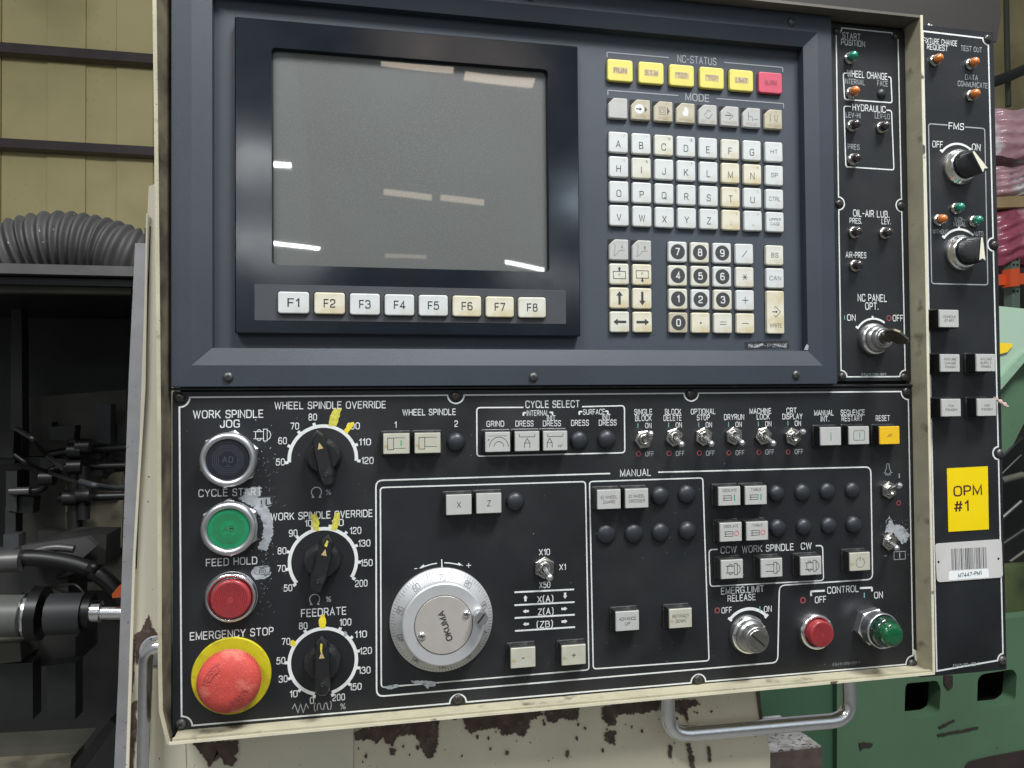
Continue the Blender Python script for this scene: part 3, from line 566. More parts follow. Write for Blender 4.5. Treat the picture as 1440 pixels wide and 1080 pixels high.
def osc(px, py, s, on, lab):
    g = S()
    for k in (2.2, 0, -2.2): g.stroke([(-7, k - 1.6), (2, k - 1.6)], 0.45, 0)
    g.stroke([(-5.6, 0.6), (-5.6, -3.8)], 0.45, 0).stroke([(2, 0.6), (2, -3.8)], 0.4, 0)
    q = S().stroke([(5, 1.4), (5, -4.4)], 1.1, 0.02) if on else S().stroke(arc(5.6, -1.4, 2.1, 0, 340, 18), 0.6, 0.02, True)
    b = button(px, py, draw=[(g, ink_m), (q, green_ink_m if on else red_ink_m)], body=dusty_pl, lab=lab)
    text(s, 0, 5.6, 2.1, b, grey_ink_m, z=BH + 1.32, width=14.5 if len(s) > 5 else 10.5, bold=0)
osc(1026, 697.8, 'OSCILATE', True, 'OSCILATE button with a green bar'); osc(1063.3, 696.6, 'TABLE', True, 'TABLE button with a green bar')
osc(1028, 748.3, 'OSCILATE', False, 'OSCILATE button with a red ring'); osc(1065.2, 746.8, 'TABLE', False, 'TABLE button with a red ring')
button(882.5, 873.4, lines=['ADVANCE', 'UP'], w=[16, 5], cap=2.6, body=dusty_pl, lab='ADVANCE UP button with a dusty body')
button(957.3, 869.6, lines=['RETRACT', 'DOWN'], w=[16.2, 9.6], cap=2.6, body=dusty_pl, m=lens_y, lab='RETRACT DOWN button with a dusty body')
button(735.8, 925, lines=['-'], cap=6, m=lens_y, body=dusty_pl, lab='minus jog button'); button(807, 921.2, lines=['+'], cap=5.6, m=lens_y, body=dusty_pl, lab='plus jog button')
button(1029.7, 800.6, draw=[(chuck(S(), 1, 0, 1.05, 0), ink_m)], body=dusty_pl, lab='counterclockwise work spindle button')
button(1085.4, 798.6, draw=[(chuck(S(), 1, 0, 1.05, 0, hook=False), ink_m)], body=dusty_pl, lab='work spindle stop button')
button(1140.7, 795.8, draw=[(chuck(S(), 1, 0, 1.05, 0), ink_m)], body=dusty_pl, lab='clockwise work spindle button')
button(1209.6, 789.8, m=lens_y, draw=[(S().stroke(arc(0, -1, 4.6, 110, 430, 24), 0.45, 0).stroke([(0, 1), (0, 5)], 0.7, 0), grey_ink_m)], body=dusty_pl, lab='dingy button with a faded ring symbol')
button(1168.5, 613.6, draw=[(S().stroke([(0, -4), (0, 4)], 0.8, 0.02), green_ink_m)], lab='manual interrupt button with a green bar')
button(1208.2, 612.3, draw=[(S().stroke(rounded([(-6, 4.6), (6, 4.6), (6, -4.6), (-6, -4.6)], 1.2), 0.4, 0, True), ink_m), (S().stroke([(0.5, -2.8), (0.5, 2.8)], 0.8, 0.02), green_ink_m)], lab='sequence restart button with a boxed green bar')
button(1251.3, 612.2, reset_m, draw=[(S().stroke([(-2.6, -1.6), (0.2, 1.6)], 0.6, 0).stroke([(-0.2, -1.6), (2.6, 1.6)], 0.6, 0), ink_m)], lab='yellow reset button')

# round black hole plugs ---------------------------------------------
plug_mesh = MB().lathe([(9.0, 0), (8.9, 1.2), (8.3, 2.7), (7.0, 4.2), (5.0, 5.4), (2.6, 6.1), (0.8, 6.3)], 28).mesh('hole_plug')
for px, py in [(641.5, 622), (815.2, 620), (853.8, 618.2), (725, 706), (929, 697.8), (967, 695.6), (853.5, 751.6), (892.2, 750.6), (929.8, 749.2), (967.6, 747), (1093.6, 694.6), (1130, 693), (1165.2, 691.6), (1200.4, 690), (1095.2, 743.2), (1131.8, 741.6), (1167.2, 740), (1202, 738.4)]:
    x, y = P(px, py, 3); o = obj('hole_plug', plug_mesh, plug_m, con, (x, y, 0.05)); s = random.uniform(0.95, 1.03) * (1.0 if px < 1050 else 0.95); o.scale = (s, s, random.uniform(0.8, 1.05))

# toggle switches -----------------------------------------------------
def toggle(px, py, tx, ty, lab, sc=1.0, rot=0.3):
    x, y = P(px, py, 3); n = 6
    mb = MB().lathe([(8.9, 0), (8.9, 3.0), (7.9, 3.5)], 6, smooth=False, a0=rot)
    mb.lathe([(6.8, 3.5), (6.6, 3.9), (5.6, 3.9), (5.4, 3.5), (5.2, 3.5), (5.2, 5.6), (4.4, 6.1), (3.5, 6.1), (3.2, 4.6), (0.5, 4.4)], 24)
    o = obj('toggle_switch', mb, nut_m, con, (x, y, 0.05), label=lab); o.scale = (sc,) * 3
    hx, hy = P(tx, ty, 20); dx, dy = (hx - x) / sc, (hy - y) / sc
    pts = [(dx * t, dy * t, 4.2 + 15.5 * t) for t in (0, 0.3, 0.6, 0.85, 1.0, 1.06)]
    obj('lever', MB().tube(pts, [1.8, 1.9, 2.2, 3.0, 2.8, 1.4], 14), satin, o)
    return o
toggle(905.5, 618, 915.4, 609, 'single block toggle switch flicked up', rot=0.1)
toggle(948.6, 615, 959.5, 626, 'block delete toggle switch flicked down'); toggle(990, 614, 1001.5, 625.4, 'optional stop toggle switch flicked down', rot=0.45)
toggle(1032.6, 613, 1044.6, 624, 'dry run toggle switch flicked down', rot=0.6); toggle(1074.3, 613, 1088.6, 624.6, 'machine lock toggle switch flicked down', rot=0.2)
toggle(1115.6, 614, 1130.4, 606.4, 'CRT display toggle switch flicked up', rot=0.7)
toggle(1250.8, 689.2, 1266, 682, 'work light toggle switch flicked up', rot=0.55); toggle(1251.6, 762, 1261.5, 771.6, 'coolant toggle switch flicked down', rot=0.3)
toggle(765.6, 798.4, 772.8, 812.4, 'X10 X1 X50 toggle switch between positions', sc=1.12, rot=0.5)

# round pilot push buttons --------------------------------------------
def octa(r, z, w): return MB().stroke([(r * math.cos(PI / 8 + k * PI / 4), r * math.sin(PI / 8 + k * PI / 4)) for k in range(8)], w, z, True)
def hexnut(mb, r, z0, z1, a0=0.26):
    return mb.lathe([(r, z0), (r, z1 - 1.2), (r * 0.94, z1)], 6, smooth=False, a0=a0, cap1=True)
def pilot(px, py, m, lab, nut=0.3, octm=None, R=22.0):
    x, y = P(px, py, 10); mb = hexnut(MB(), R + 2.6, 0, 6.0, nut)
    mb.lathe([(R + 0.6, 6), (R + 0.6, 10), (R, 13), (R - 2.4, 14.2), (R - 4.6, 13.2), (R - 5.2, 11)], 48, cap1=False)
    o = obj('round_button', mb, satin, con, (x, y, 0.05), label=lab)
    obj('button_face', MB().lathe([(R - 4.9, 9.0), (R - 4.9, 11.6), (R - 5.6, 12.2)], 48), m, o)
    q = MB()
    for r in (12.8, 11.2, 9.6, 8.0): q.v, q.f, q.sm = (lambda t: (t.v, t.f, t.sm))(MB().add(q.v, q.f).add(*(lambda u: (u.v, u.f))(octa(r, 0, 0.3))))
    q.stroke([(-2.4, -5.6), (2.4, -5.6)], 0.4, 0).stroke([(-1.2, -4.2), (1.2, -4.2)], 0.4, 0)
    obj('octagon_emblem', q, octm, o, (0, 0, 12.35))
    text('AB', 0, 0.2, 4.4, o, octm, z=12.36, width=9, name='emblem_lettering', bold=0)
    return o
oct_b = mat('emblem_grey', (0.07, 0.075, 0.095), 0.4); oct_g = mat('emblem_green', (0.06, 0.10, 0.04), 0.4)
pilot(321, 646.4, black_l, 'black round work spindle jog button', 0.35, oct_b)
pilot(322, 743.3, green_l, 'green round cycle start button', 0.55, oct_g, 21.6)
def ribs(R, z, n): # moulded concentric rings
    p = []
    for i in range(n): r = R * (1 - i / n); p += [(r, z), (r - R / n * 0.45, z + 0.45), (r - R / n * 0.9, z)]
    return [(max(0.15, a), b) for a, b in p]
x, y = P(324.4, 840.6, 6)
o = obj('round_button', MB().lathe([(20.6, 0), (20.6, 3), (20.2, 6.4), (18.8, 8), (17.6, 7.0), (16.2, 4.0), (16.2, 1)], 56, cap1=False).lathe([(21.0 , 0), (21.0, 2.2)], 56), chrome, con, (x, y, 0.05), label='red round feed hold button in a chrome ring')
x2, y2 = P(324.0, 843.6, 11)
obj('button_face', MB().lathe([(15.8, 1.2), (15.8, 9.5), (15.2, 10.6)] + ribs(14.4, 10.6, 9), 48), red_l, o, (x2 - x, y2 - y, 0))
groove_m = mat('lens_groove', (0.16, 0.012, 0.015), 0.5)
for k in range(2, 9): obj('lens_ring', MB().stroke(arc(x2 - x, y2 - y, 1.6 * k, 0, 350, 35), 0.30, 11.1, True), groove_m, o)
x, y = P(1148.4, 888.2, 5)
o = obj('round_button', MB().lathe([(17.4, 0), (17.4, 4), (16.4, 7.4), (14.6, 8), (13.4, 6.6), (13.2, 2)], 48, cap1=False), chrome, con, (x, y, 0.05), label='red round control off button')
obj('button_face', MB().lathe([(12.6, 1), (12.6, 13.4), (12.0, 14.4)] + ribs(11.4, 14.4, 9), 48), red_l, o)
for k in range(2, 9): obj('lens_ring', MB().stroke(arc(0, 0, 1.28 * k, 0, 350, 35), 0.26, 14.9, True), groove_m, o)
x, y = P(1225, 880, 3)
mb = hexnut(MB(), 18.4, 0, 9, 0.2); mb.lathe([(16.4, 9), (16.4, 17), (17.0, 18), (17.0, 21), (16.0, 22), (15.0, 20)], 40, cap1=False)
o = obj('round_button', mb, satin, con, (x, y, 0.05), label='dark green domed control on button on a tall nut')
obj('button_face', MB().lathe([(14.8, 16), (14.4, 27), (12.0, 29.5), (11.4, 29.5)], 40), green_d, o)
obj('lamp_lens', MB().lathe([(11.2, 28), (11.0, 34), (10.0, 35.6), (6, 36.2), (0.6, 36.4)], 36), green_c, o)
# emergency stop
x, y = P(325.6, 950.4, 1.5)
o = obj('emergency_stop', MB().lathe([(31.8, 0), (31.8, 1.6), (31.2, 2.2)], 64), estop_y, con, (x, y, 0.05), label='big faded red mushroom button on a yellow disc')
obj('collar', MB().lathe([(17, 2), (17, 9), (16, 9.4)], 40), dusty_pl, o)
teeth = [(24.6 + (0.5 if i % 2 else 0)) for i in range(120)]
mb = MB(); mb.loft([[(r * math.cos(2 * PI * i / 120), r * math.sin(2 * PI * i / 120), z) for i, r in enumerate(teeth)] for z in (9.5, 15.5)], cap0=True, cap1=False)
mb.lathe([(25.0, 15.5), (24.6, 17.6), (23.0, 20.0), (19.5, 22.4), (14, 24.2), (8, 25), (1, 25.3)], 64)
hd = obj('mushroom_head', mb, estop_m, o, (0, 0, 0))
for s, a, r in (('RESET', 140, 15.5), ('RESET', -45, 15.5)):
    mbt = MB(); n = len(s)
    for i, ch in enumerate(s):
        co, fs = text_mesh(ch, 0.02); w = co[:, 0].max() + co[:, 0].min(); t = math.radians(a + (n / 2 - 0.5 - i) * 13 * (1 if a > 0 else -1) * 1)
        rot = t - PI / 2 if a > 0 else t + PI / 2; c_, s_ = math.cos(rot), math.sin(rot)
        pts = [((p[0] - w / 2) * 5, (p[1] - 0.35) * 5) for p in co]
        mbt.add([(r * math.cos(t) + px_ * c_ - py_ * s_, r * math.sin(t) + px_ * s_ + py_ * c_, 24.25 + 0.35 * (15.5 - math.hypot(r * math.cos(t) + px_ * c_ - py_ * s_, r * math.sin(t) + px_ * s_ + py_ * c_))) for px_, py_ in pts], fs)
    obj('legend', mbt, mat('worn_maroon', (0.44, 0.07, 0.06), 0.7) if a > 0 else MATS['worn_maroon'], o)

# key switches --------------------------------------------------------
def keyswitch(px, py, fx, fy, R, r, lab, slot=None, h=19):
    x, y = P(px, py, 3); mb = MB().lathe([(R, 0), (R, 3), (R - 0.8, 4.5), (R - 2.2, 6.5), (R - 4.2, 7.5)], 44); ring_ = MB().lathe([(R - 0.2, 3.2), (R - 0.6, 5.0), (R - 2.0, 7.2), (R - 3.4, 7.6)], 44, cap1=False)
    mb.lathe([(r + 3.2, 7.5), (r + 2.6, 10), (r + 0.6, 11.5), (r, 12), (r, h - 0.8), (r - 1, h)], 40)
    o = obj('key_switch', mb, lock_m, con, (x, y, 0.05), label=lab)
    obj('collar_ring', ring_, chrome, o)
    f = obj('lock_cylinder', MB().lathe([(r - 2.6, 0), (r - 2.6, 0.5), (r - 3.2, 0.9)], 32), nut_m, o, (0, 0, h))
    obj('key_slot', MB().box(-r + 3.8, r - 3.8, -0.8, 0.8, 0, 0.3), slot_m, o, (0, 0, h + 0.9), slot if slot else -0.7)
    return o, x, y
keyswitch(1052.5, 892.5, 0, 0, 18.4, 12.4, 'emergency limit release key switch without a key', slot=-0.72, h=20)
x, y = P(1053, 893); mb = MB().stroke(arc(x, y - 0.5, 25.5, 141, 42, 24), 2.8, 0.14)
for a in (139, 43): mb.stroke([(x + 23.2 * math.cos(math.radians(a)), y - 0.5 + 23.2 * math.sin(math.radians(a))), (x + 27.8 * math.cos(math.radians(a)), y - 0.5 + 27.8 * math.sin(math.radians(a)))], 2.4, 0.15)
obj('dial_scale', mb, print_m, main)

# handwheel -----------------------------------------------------------
x, y = P(621.3, 871.8, 3)
n = 200; hw = obj('handwheel', MB().lathe([(45.2, 0), (45.2, 3.0), (44.6, 3.6), (36.0, 10.0), (35.0, 12.0)], 96), dial_m, con, (x, y, 0.05), label='round aluminium handwheel with a graduated rim and a crank stub')
mb = MB(); a7 = 90
for i in range(100):
    a = math.radians(a7 - (i - 70) * 3.6); L = 5.4 if i % 10 == 0 else (4.2 if i % 5 == 0 else 2.8)
    zf = lambda r: 3.6 + (44.6 - r) * 6.4 / 8.6 + 0.12
    c, s_ = math.cos(a), math.sin(a); w = 0.17; r0, r1 = 44.3, 44.3 - L
    mb.add([(r0 * c - w * s_, r0 * s_ + w * c, zf(r0)), (r1 * c - w * s_, r1 * s_ + w * c, zf(r1)), (r1 * c + w * s_, r1 * s_ - w * c, zf(r1)), (r0 * c + w * s_, r0 * s_ - w * c, zf(r0))], [(0, 1, 2, 3)])
obj('graduations', mb, grey_ink_m, hw)
for i in range(0, 100, 10):
    a = math.radians(a7 - (i - 70) * 3.6); s = str(i); mbt = MB(); co, fs = text_mesh(s, 0.0); w = (co[:, 0].max() + co[:, 0].min()) / 2; rot = a - PI / 2; c_, s_ = math.cos(rot), math.sin(rot); v = []
    for p in co:
        u, t = (p[0] - w) * 3.9, (p[1]) * 4.6 + 35.6 + 0.4
        X, Y = t * math.cos(a) - u * math.sin(a) * 1.0, t * math.sin(a) + u * math.cos(a) * -1.0 if False else 0
        X = u * c_ - t * s_; Y = u * s_ + t * c_; rr = math.hypot(X, Y); v.append((X, Y, 3.6 + (44.6 - rr) * 6.4 / 8.6 + 0.14))
    mbt.add(v, fs); obj('legend', mbt, grey_ink_m, hw)
teeth = [35.6 + (0.45 if i % 2 else 0) for i in range(220)]
mb = MB().loft([[(r * math.cos(2 * PI * i / 220), r * math.sin(2 * PI * i / 220), z) for i, r in enumerate(teeth)] for z in (9, 16.5)], cap1=False)
mb.lathe([(35.8, 16.5), (35.2, 17.6), (34.2, 18.0)], 96)
fd = obj('front_disc', mb, dial_m, hw)
obj('nameplate', MB().lathe([(24.8, 18.0), (24.8, 18.5), (24.5, 18.7)], 72), name_m, hw)
obj('nameplate_groove', MB().stroke(arc(0, 0, 25.1, 0, 357, 90), 0.5, 18.1, True), slot_m, hw)
text('OKUMA', 1.2, -0.8, 4.6, hw, ink_m, z=18.8, width=27, rot=math.radians(107), bold=0.05)
for sx, sy in ((19.6, 8.2), (-18.9, -7.9)):
    s_ = obj('nameplate_screw', MB().lathe([(3.3, 0), (3.1, 1.0), (2.0, 1.8), (0.6, 2.0)], 20), chrome, hw, (sx, sy, 18.7))
    obj('cross_slot', cross_mesh.copy(), slot_m, hw, (sx, sy, 20.75), 0.4)
obj('crank_stub', MB().lathe([(4.2, 17), (4.2, 18), (5.9, 20), (5.9, 29), (5.3, 30)], 28), satin, hw, (30.6, 6.6, 0))
obj('crank_slot', MB().box(-4.8, 4.8, -0.7, 0.7, 30, 30.3), slot_m, hw, (30.6, 6.6, 0), 0.9)
# arrows over the handwheel
mb = MB(); cx_, cy_ = P(621.3, 871)
mb.stroke(arc(cx_, cy_, 49.6, 112, 94.5, 10), 1.0).stroke(arc(cx_, cy_, 49.6, 87, 70, 10), 1.0)
for a, dr_ in ((112, 1), (68.5, -1)):
    aa = math.radians(a); px_, py_ = cx_ + 49.8 * math.cos(aa), cy_ + 49.8 * math.sin(aa); t = aa + PI / 2 * dr_
    mb.flat([(px_ + 1.5 * math.cos(t), py_ + 1.5 * math.sin(t)), (px_ - 4 * math.cos(t) + 1.6 * math.cos(aa), py_ - 4 * math.sin(t) + 1.6 * math.sin(aa)), (px_ - 4 * math.cos(t), py_ - 4 * math.sin(t))], 0.17)
mb.stroke([P(621, 786.5), P(621.6, 799)], 1.0)
obj('direction_arrows', mb, print_m, main)
ptext('-', 580.5, 589, 799.2, 9, main, bold=0); ptext('+', 655.2, 662.8, 795, 9, main, bold=0)

# ================================================================== NC UNIT BEZEL
H1, H2, HF = 8.0, 3.0, -6.0
o4 = [P(242, -44, H1), P(1168.6, 22.6, H1), P(1178, 539.5, H1), P(243, 545, H1)]
xo0 = (P(237.5, 200, H1)[0] + o4[3][0]) / 2; xo1 = (o4[1][0] + o4[2][0]) / 2; yo1 = (P(1168.6, 22.6, H1)[1]); yo0 = (o4[2][1] + o4[3][1]) / 2
xj0 = P(269.5, 300, H1)[0]; xj1 = P(1153.5, 300, H1)[0]; yj1 = P(1150.8, 46, H1)[1]; yj0 = (P(300, 514.5, H1)[1] + P(1155, 513.5, H1)[1]) / 2
xi0 = P(298.5, 300, H2)[0]; xi1 = P(1133, 300, H2)[0]; yi1 = P(1129, 66, H2)[1]; yi0 = (P(300, 491, H2)[1] + P(1136, 492, H2)[1]) / 2
def rect(a, b, c, d, z): return [(a, c, z), (b, c, z), (b, d, z), (a, d, z)]
mb = MB().loft([rect(xo0, xo1, yo0, yo1, 0.1), rect(xo0, xo1, yo0, yo1, H1 - 0.6), rect(xo0 + 0.5, xo1 - 0.5, yo0 + 0.5, yo1 - 0.5, H1), rect(xj0, xj1, yj0, yj1, H1 + 0.3), rect(xi0, xi1, yi0, yi1, H2), rect(xi0 + 0.3, xi1 - 0.3, yi0 + 0.3, yi1 - 0.3, HF)], cap1=False)
bez = obj('screen_surround', mb, bezel_m, con, label='dark grey mitred surround of the screen and keypad')
floor_p = obj('keypad_panel', MB().flat([(xi0, yi0), (xi1, yi0), (xi1, yi1), (xi0, yi1)], HF + 0.02), mat('panel_grey', (0.042, 0.053, 0.068), 0.55, var=0.1, vscale=9, bump=0.35, bscale=1900), con)
for px, py in [(320.5, 530), (750.5, 530), (1120.5, 527), (1114, 30), (745, -6), (320, -35)]: screw(px, py, con, H1 + 0.1, worn_screw, 0.95, 0.1)
blot([(1130.5, 492), (1134.6, 483.5), (1137, 486), (1136, 492.5)], bare, 'worn_patch', 0.2, 2, 0, 20, con, H2 + 0.4)
# monitor ------------------------------------------------------------
HM = 3.0
xm0 = P(330, 250, HM)[0]; xm1 = P(814.5, 250, HM)[0]; ym1 = (P(327.5, 22, HM)[1] + P(812, 65, HM)[1]) / 2; ym0 = (P(333, 467, HM)[1] + P(815, 475, HM)[1]) / 2
xs0 = P(382, 220, HM)[0]; xs1 = P(771.5, 220, HM)[0]; ys1 = (P(380, 67, HM)[1] + P(770, 97, HM)[1]) / 2; ys0 = (P(384, 371, HM)[1] + P(772, 384, HM)[1]) / 2
def rr(x0, x1, y0, y1, r, z, seg=4):
    return [(p[0], p[1], z) for p in rounded([(x0, y0), (x1, y0), (x1, y1), (x0, y1)], r, True, seg)]
mb = MB().loft([rr(xm0, xm1, ym0, ym1, 2, HF), rr(xm0, xm1, ym0, ym1, 2, HM - 1.2), rr(xm0 + 1, xm1 - 1, ym0 + 1, ym1 - 1, 2, HM), rr(xs0, xs1, ys0, ys1, 4, HM), rr(xs0 + 1.2, xs1 - 1.2, ys0 + 1.2, ys1 - 1.2, 4, HM - 6)], cap1=False)
mon = obj('monitor_bezel', mb, gloss_m, con, label='glossy black monitor bezel')
# picture tube: slightly domed glass over grey phosphor
nx, ny = 28, 22; v = []; f = []
for j in range(ny + 1):
    for i in range(nx + 1):
        u, w_ = i / nx * 2 - 1, j / ny * 2 - 1
        v.append(((xs0 + xs1) / 2 + u * (xs1 - xs0 + 4) / 2, (ys0 + ys1) / 2 + w_ * (ys1 - ys0 + 4) / 2, HM - 5.2 + 0.5 * (1 - u * u) * (1 - w_ * w_ * 0.8)))
f = [(j * (nx + 1) + i, j * (nx + 1) + i + 1, (j + 1) * (nx + 1) + i + 1, (j + 1) * (nx + 1) + i) for j in range(ny) for i in range(nx)]
crt = mat('crt_glass', (0.086, 0.090, 0.082), 0.6, var=0.14, vscale=4, coat=1.0, speck=(1000, 0.58, (0.118, 0.126, 0.120)), col2=(0.105, 0.113, 0.112), patch=(5, 0.45, 0.3))
crt.node_tree.nodes['Principled BSDF'].inputs['Coat Roughness'].default_value = 0.02
obj('screen_glass', MB().add(v, f, True), crt, con, label='blank grey picture tube')
# function keys
xa, ya = P(357.6, 397.6, HM); xb, yb_ = P(796, 456.5, HM); _, ya2 = P(794, 410, HM); _, yb2 = P(357.6, 450, HM)
obj('function_strip', MB().rbox(xb - xa, (ya + ya2) / 2 - (yb_ + yb2) / 2, [(0, 0), (0.25, 0.2)], 1, (xa + xb) / 2, (ya + ya2 + yb_ + yb2) / 4), strip_m, con, (0, 0, HM))
FK = [(412.8, 425.6), (465.3, 427.1), (515, 427.9), (564, 429), (611.5, 429.8), (658.2, 431), (703.7, 431.8), (748.4, 432.6)]
def keycap(w, h, d, r=2.2): return MB().rbox(w, h, [(0, 0), (d - 0.7, 0.1), (d - 0.2, 0.45), (d, 1.0)], r, seg=4)
def well(w, h, r=2.4): return MB().rbox(w, h, [(0, 0), (0.08, 0.05)], r)
fk_mesh = keycap(25.6, 18.6, 3.2); fw_mesh = well(27.2, 20.2)
p0 = P(*FK[0], HM + 3); p7 = P(*FK[7], HM + 3)
gap_m = mat('gap_grime', (0.012, 0.011, 0.009), 0.8, var=0.5, vscale=80)
def key(px_x, px_y, w, h, m, base, d=3.2, mesh=None, wm=None, lab=None):
    o = obj('key', mesh.copy() if mesh else keycap(w, h, d), m, con, (px_x + random.uniform(-.12, .12), px_y + random.uniform(-.12, .12), base), random.uniform(-.009, .009), label=lab)
    obj('key_gap', wm or well(w + 1.3, h + 1.3), gap_m, o, (0, 0, 0.05)); return o
for i in range(8):
    x = p0[0] + (p7[0] - p0[0]) * i / 7; y = P(*FK[i], HM + 3)[1]; y = (p0[1] + (p7[1] - p0[1]) * i / 7)
    k = key(x, y, 25.6, 18.6, [key_white, key_yellow, key_white, key_white, key_white, key_yellow, key_yellow, key_grime][i], HM + 0.2, mesh=fk_mesh, wm=fw_mesh)
    text('F%d' % (i + 1), 0, 0, 6.4, k, ink_m, z=3.35, width=9.8, bold=0.015)
# keypad -------------------------------------------------------------
KB = HF + 0.1; KD = 3.4; KT = KB + KD
XC = [0.5 * (P(a, 202, KT)[0] + P(b, 304, KT)[0]) for a, b in ((870.2, 870.6), (902.4, 902.6), (934.2, 934.3), (965.5, 965.6), (996.7, 996.8), (1027.6, 1027.8), (1058.2, 1058.6), (1088.4, 1090))]
YR = [0.5 * (P(870.2, a, KT)[1] + P(1089, b, KT)[1]) for a, b in ((201.7, 212), (236.5, 244.8), (271.3, 278), (304.6, 310.2))]
kw, kh = 18.9, 19.6
k_mesh = keycap(kw, kh, KD, 1.8); kw_mesh = well(kw + 1.4, kh + 1.4, 2.0)
rows = [list('ABCDEFG') + ['HT'], list('HIJKLMN') + ['SP'], list('OPQRSTU') + ['CTRL'], list('VWXYZ') + [';', ',', 'UPPER']]
tops = {'A': '/', 'B': '"', 'C': '@', 'D': '$', 'F': "'", 'H': '(', 'I': '&', 'J': "'", 'K': '?', 'N': '*', 'R': '^', 'T': '[', 'U': ']', 'Z': '!', ';': '<', ',': '>'}
kmat = {'C': key_grime, 'M': key_yellow, 'N': key_yellow, 'T': key_yellow, ';': key_yellow, 'BS': key_grime, 'I': key_grime, 'F': key_grime}
for r, row in enumerate(rows):
    for c, s in enumerate(row):
        k = key(XC[c], YR[r], kw, kh, kmat.get(s, key_white), KB, mesh=k_mesh, wm=kw_mesh)
        if s == 'UPPER':
            text('UPPER', 0, 2.4, 2.5, k, grey_ink_m, z=KD + 0.1, width=12.6, bold=0); text('CASE', 0, -2.0, 2.5, k, grey_ink_m, z=KD + 0.1, width=10, bold=0)
        elif len(s) > 1: text(s, 0, 0.2, 3.8, k, grey_ink_m, z=KD + 0.1, width=12.4 if len(s) > 2 else 7.6, bold=0.0)
        else: text(s, -0.3, -1.8, 6.0 if s not in ';,' else 5, k, ink_m, z=KD + 0.1, bold=0.0)
        if s in tops: text(tops[s], 5.4, 6.4, 2.4, k, grey_ink_m, z=KD + 0.1, bold=0)
# lower block
Y2 = [0.5 * (P(871, a, KT)[1] + P(1047, b, KT)[1]) for a, b in ((352.9, 355.4), (386.3, 389), (419.8, 421.4), (453.5, 454.1))]
X2 = [P(a, 400, KT)[0] for a in (871.1, 903.2, 953.5, 985, 1016.2, 1047.6, 1090.3)]
notch_mesh = MB()
def notchcap(w, h, d, c=5.5):
    def rg(z, i): return [(-w / 2 + i, -h / 2 + i, z), (w / 2 - i, -h / 2 + i, z), (w / 2 - i, h / 2 - i, z), (-w / 2 + c, h / 2 - i, z), (-w / 2 + i, h / 2 - c, z)]
    r = [[(p[0], p[1], z) for p in rounded([q[:2] for q in rg(z, i)], 1.4, True, 3)] for z, i in ((0, 0), (d - 0.6, 0.1), (d, 0.9))]
    return MB().loft(r)
n_mesh = notchcap(kw, kh, KD).mesh('key')
gl = [(0, 0, 'A'), (1, 0, 'B')]
for c in (0, 1):
    k = key(X2[c], Y2[0], kw, kh, key_grime if False else lens_w, KB, mesh=n_mesh, wm=kw_mesh)
    obj('symbol', MB().stroke([(-4.5, 6), (-3.6, 3), (-4.4, -1), (-4.9, -6), (-1, -3), (0, -1), (6, 0)], 0.35, 0), grey_ink_m, k, (0, 0, KD + 0.1))
    text('AB'[c], 3, 2.8, 2.8, k, grey_ink_m, z=KD + 0.1, bold=0)
k = key(X2[0], Y2[1], kw, kh, key_grime, KB, mesh=k_mesh, wm=kw_mesh)
obj('symbol', arrow(MB().stroke([(-6, 2.4), (6, 2.4), (6, -4.4), (-6, -4.4)], 0.6, 0, True), 0, 4.6, 90, 4.6, 1.6, 3.2, 2.2, 0.02), ink_m, k, (0, 0, KD + 0.1)); text('P', 0, -1, 2.4, k, ink_m, z=KD + 0.1, bold=0)
k = key(X2[1], Y2[1], kw, kh, key_yellow, KB, mesh=k_mesh, wm=kw_mesh)
obj('symbol', arrow(MB().stroke([(-6, 3.6), (6, 3.6), (6, -3.4), (-6, -3.4)], 0.6, 0, True), 0, -5.2, -90, 4.6, 1.6, 3.2, 2.2, 0.02), ink_m, k, (0, 0, KD + 0.1)); text('P', 0, 0.6, 2.4, k, ink_m, z=KD + 0.1, bold=0)
for c, r, a, m_ in ((0, 2, 90, key_yellow), (1, 2, -90, key_yellow), (0, 3, 180, key_grime), (1, 3, 0, key_yellow)):
    k = key(X2[c], Y2[r], kw, kh, m_, KB, mesh=k_mesh, wm=kw_mesh); obj('symbol', arrow(MB(), 0, 0, a, 12.6, 2.3, 6.4, 4.2, 0), ink_m, k, (0, 0, KD + 0.1))
disc = MB().lathe([(7.3, 0), (7.2, 0.05)], 32).mesh('number_disc'); disc.materials.append(mat('disc_black', (0.045, 0.045, 0.047), 0.5))
num = [['7', '8', '9', '/'], ['4', '5', '6', '*'], ['1', '2', '3', '+'], ['0', '.', '=', '-']]
nm_ = {'0': key_tan, '1': key_grime, '3': key_grime, '5': key_grime, '2': key_white, '4': key_grime, '.': key_yellow, '-': key_yellow, '=': key_grime, '*': key_grime, '8': key_grime}
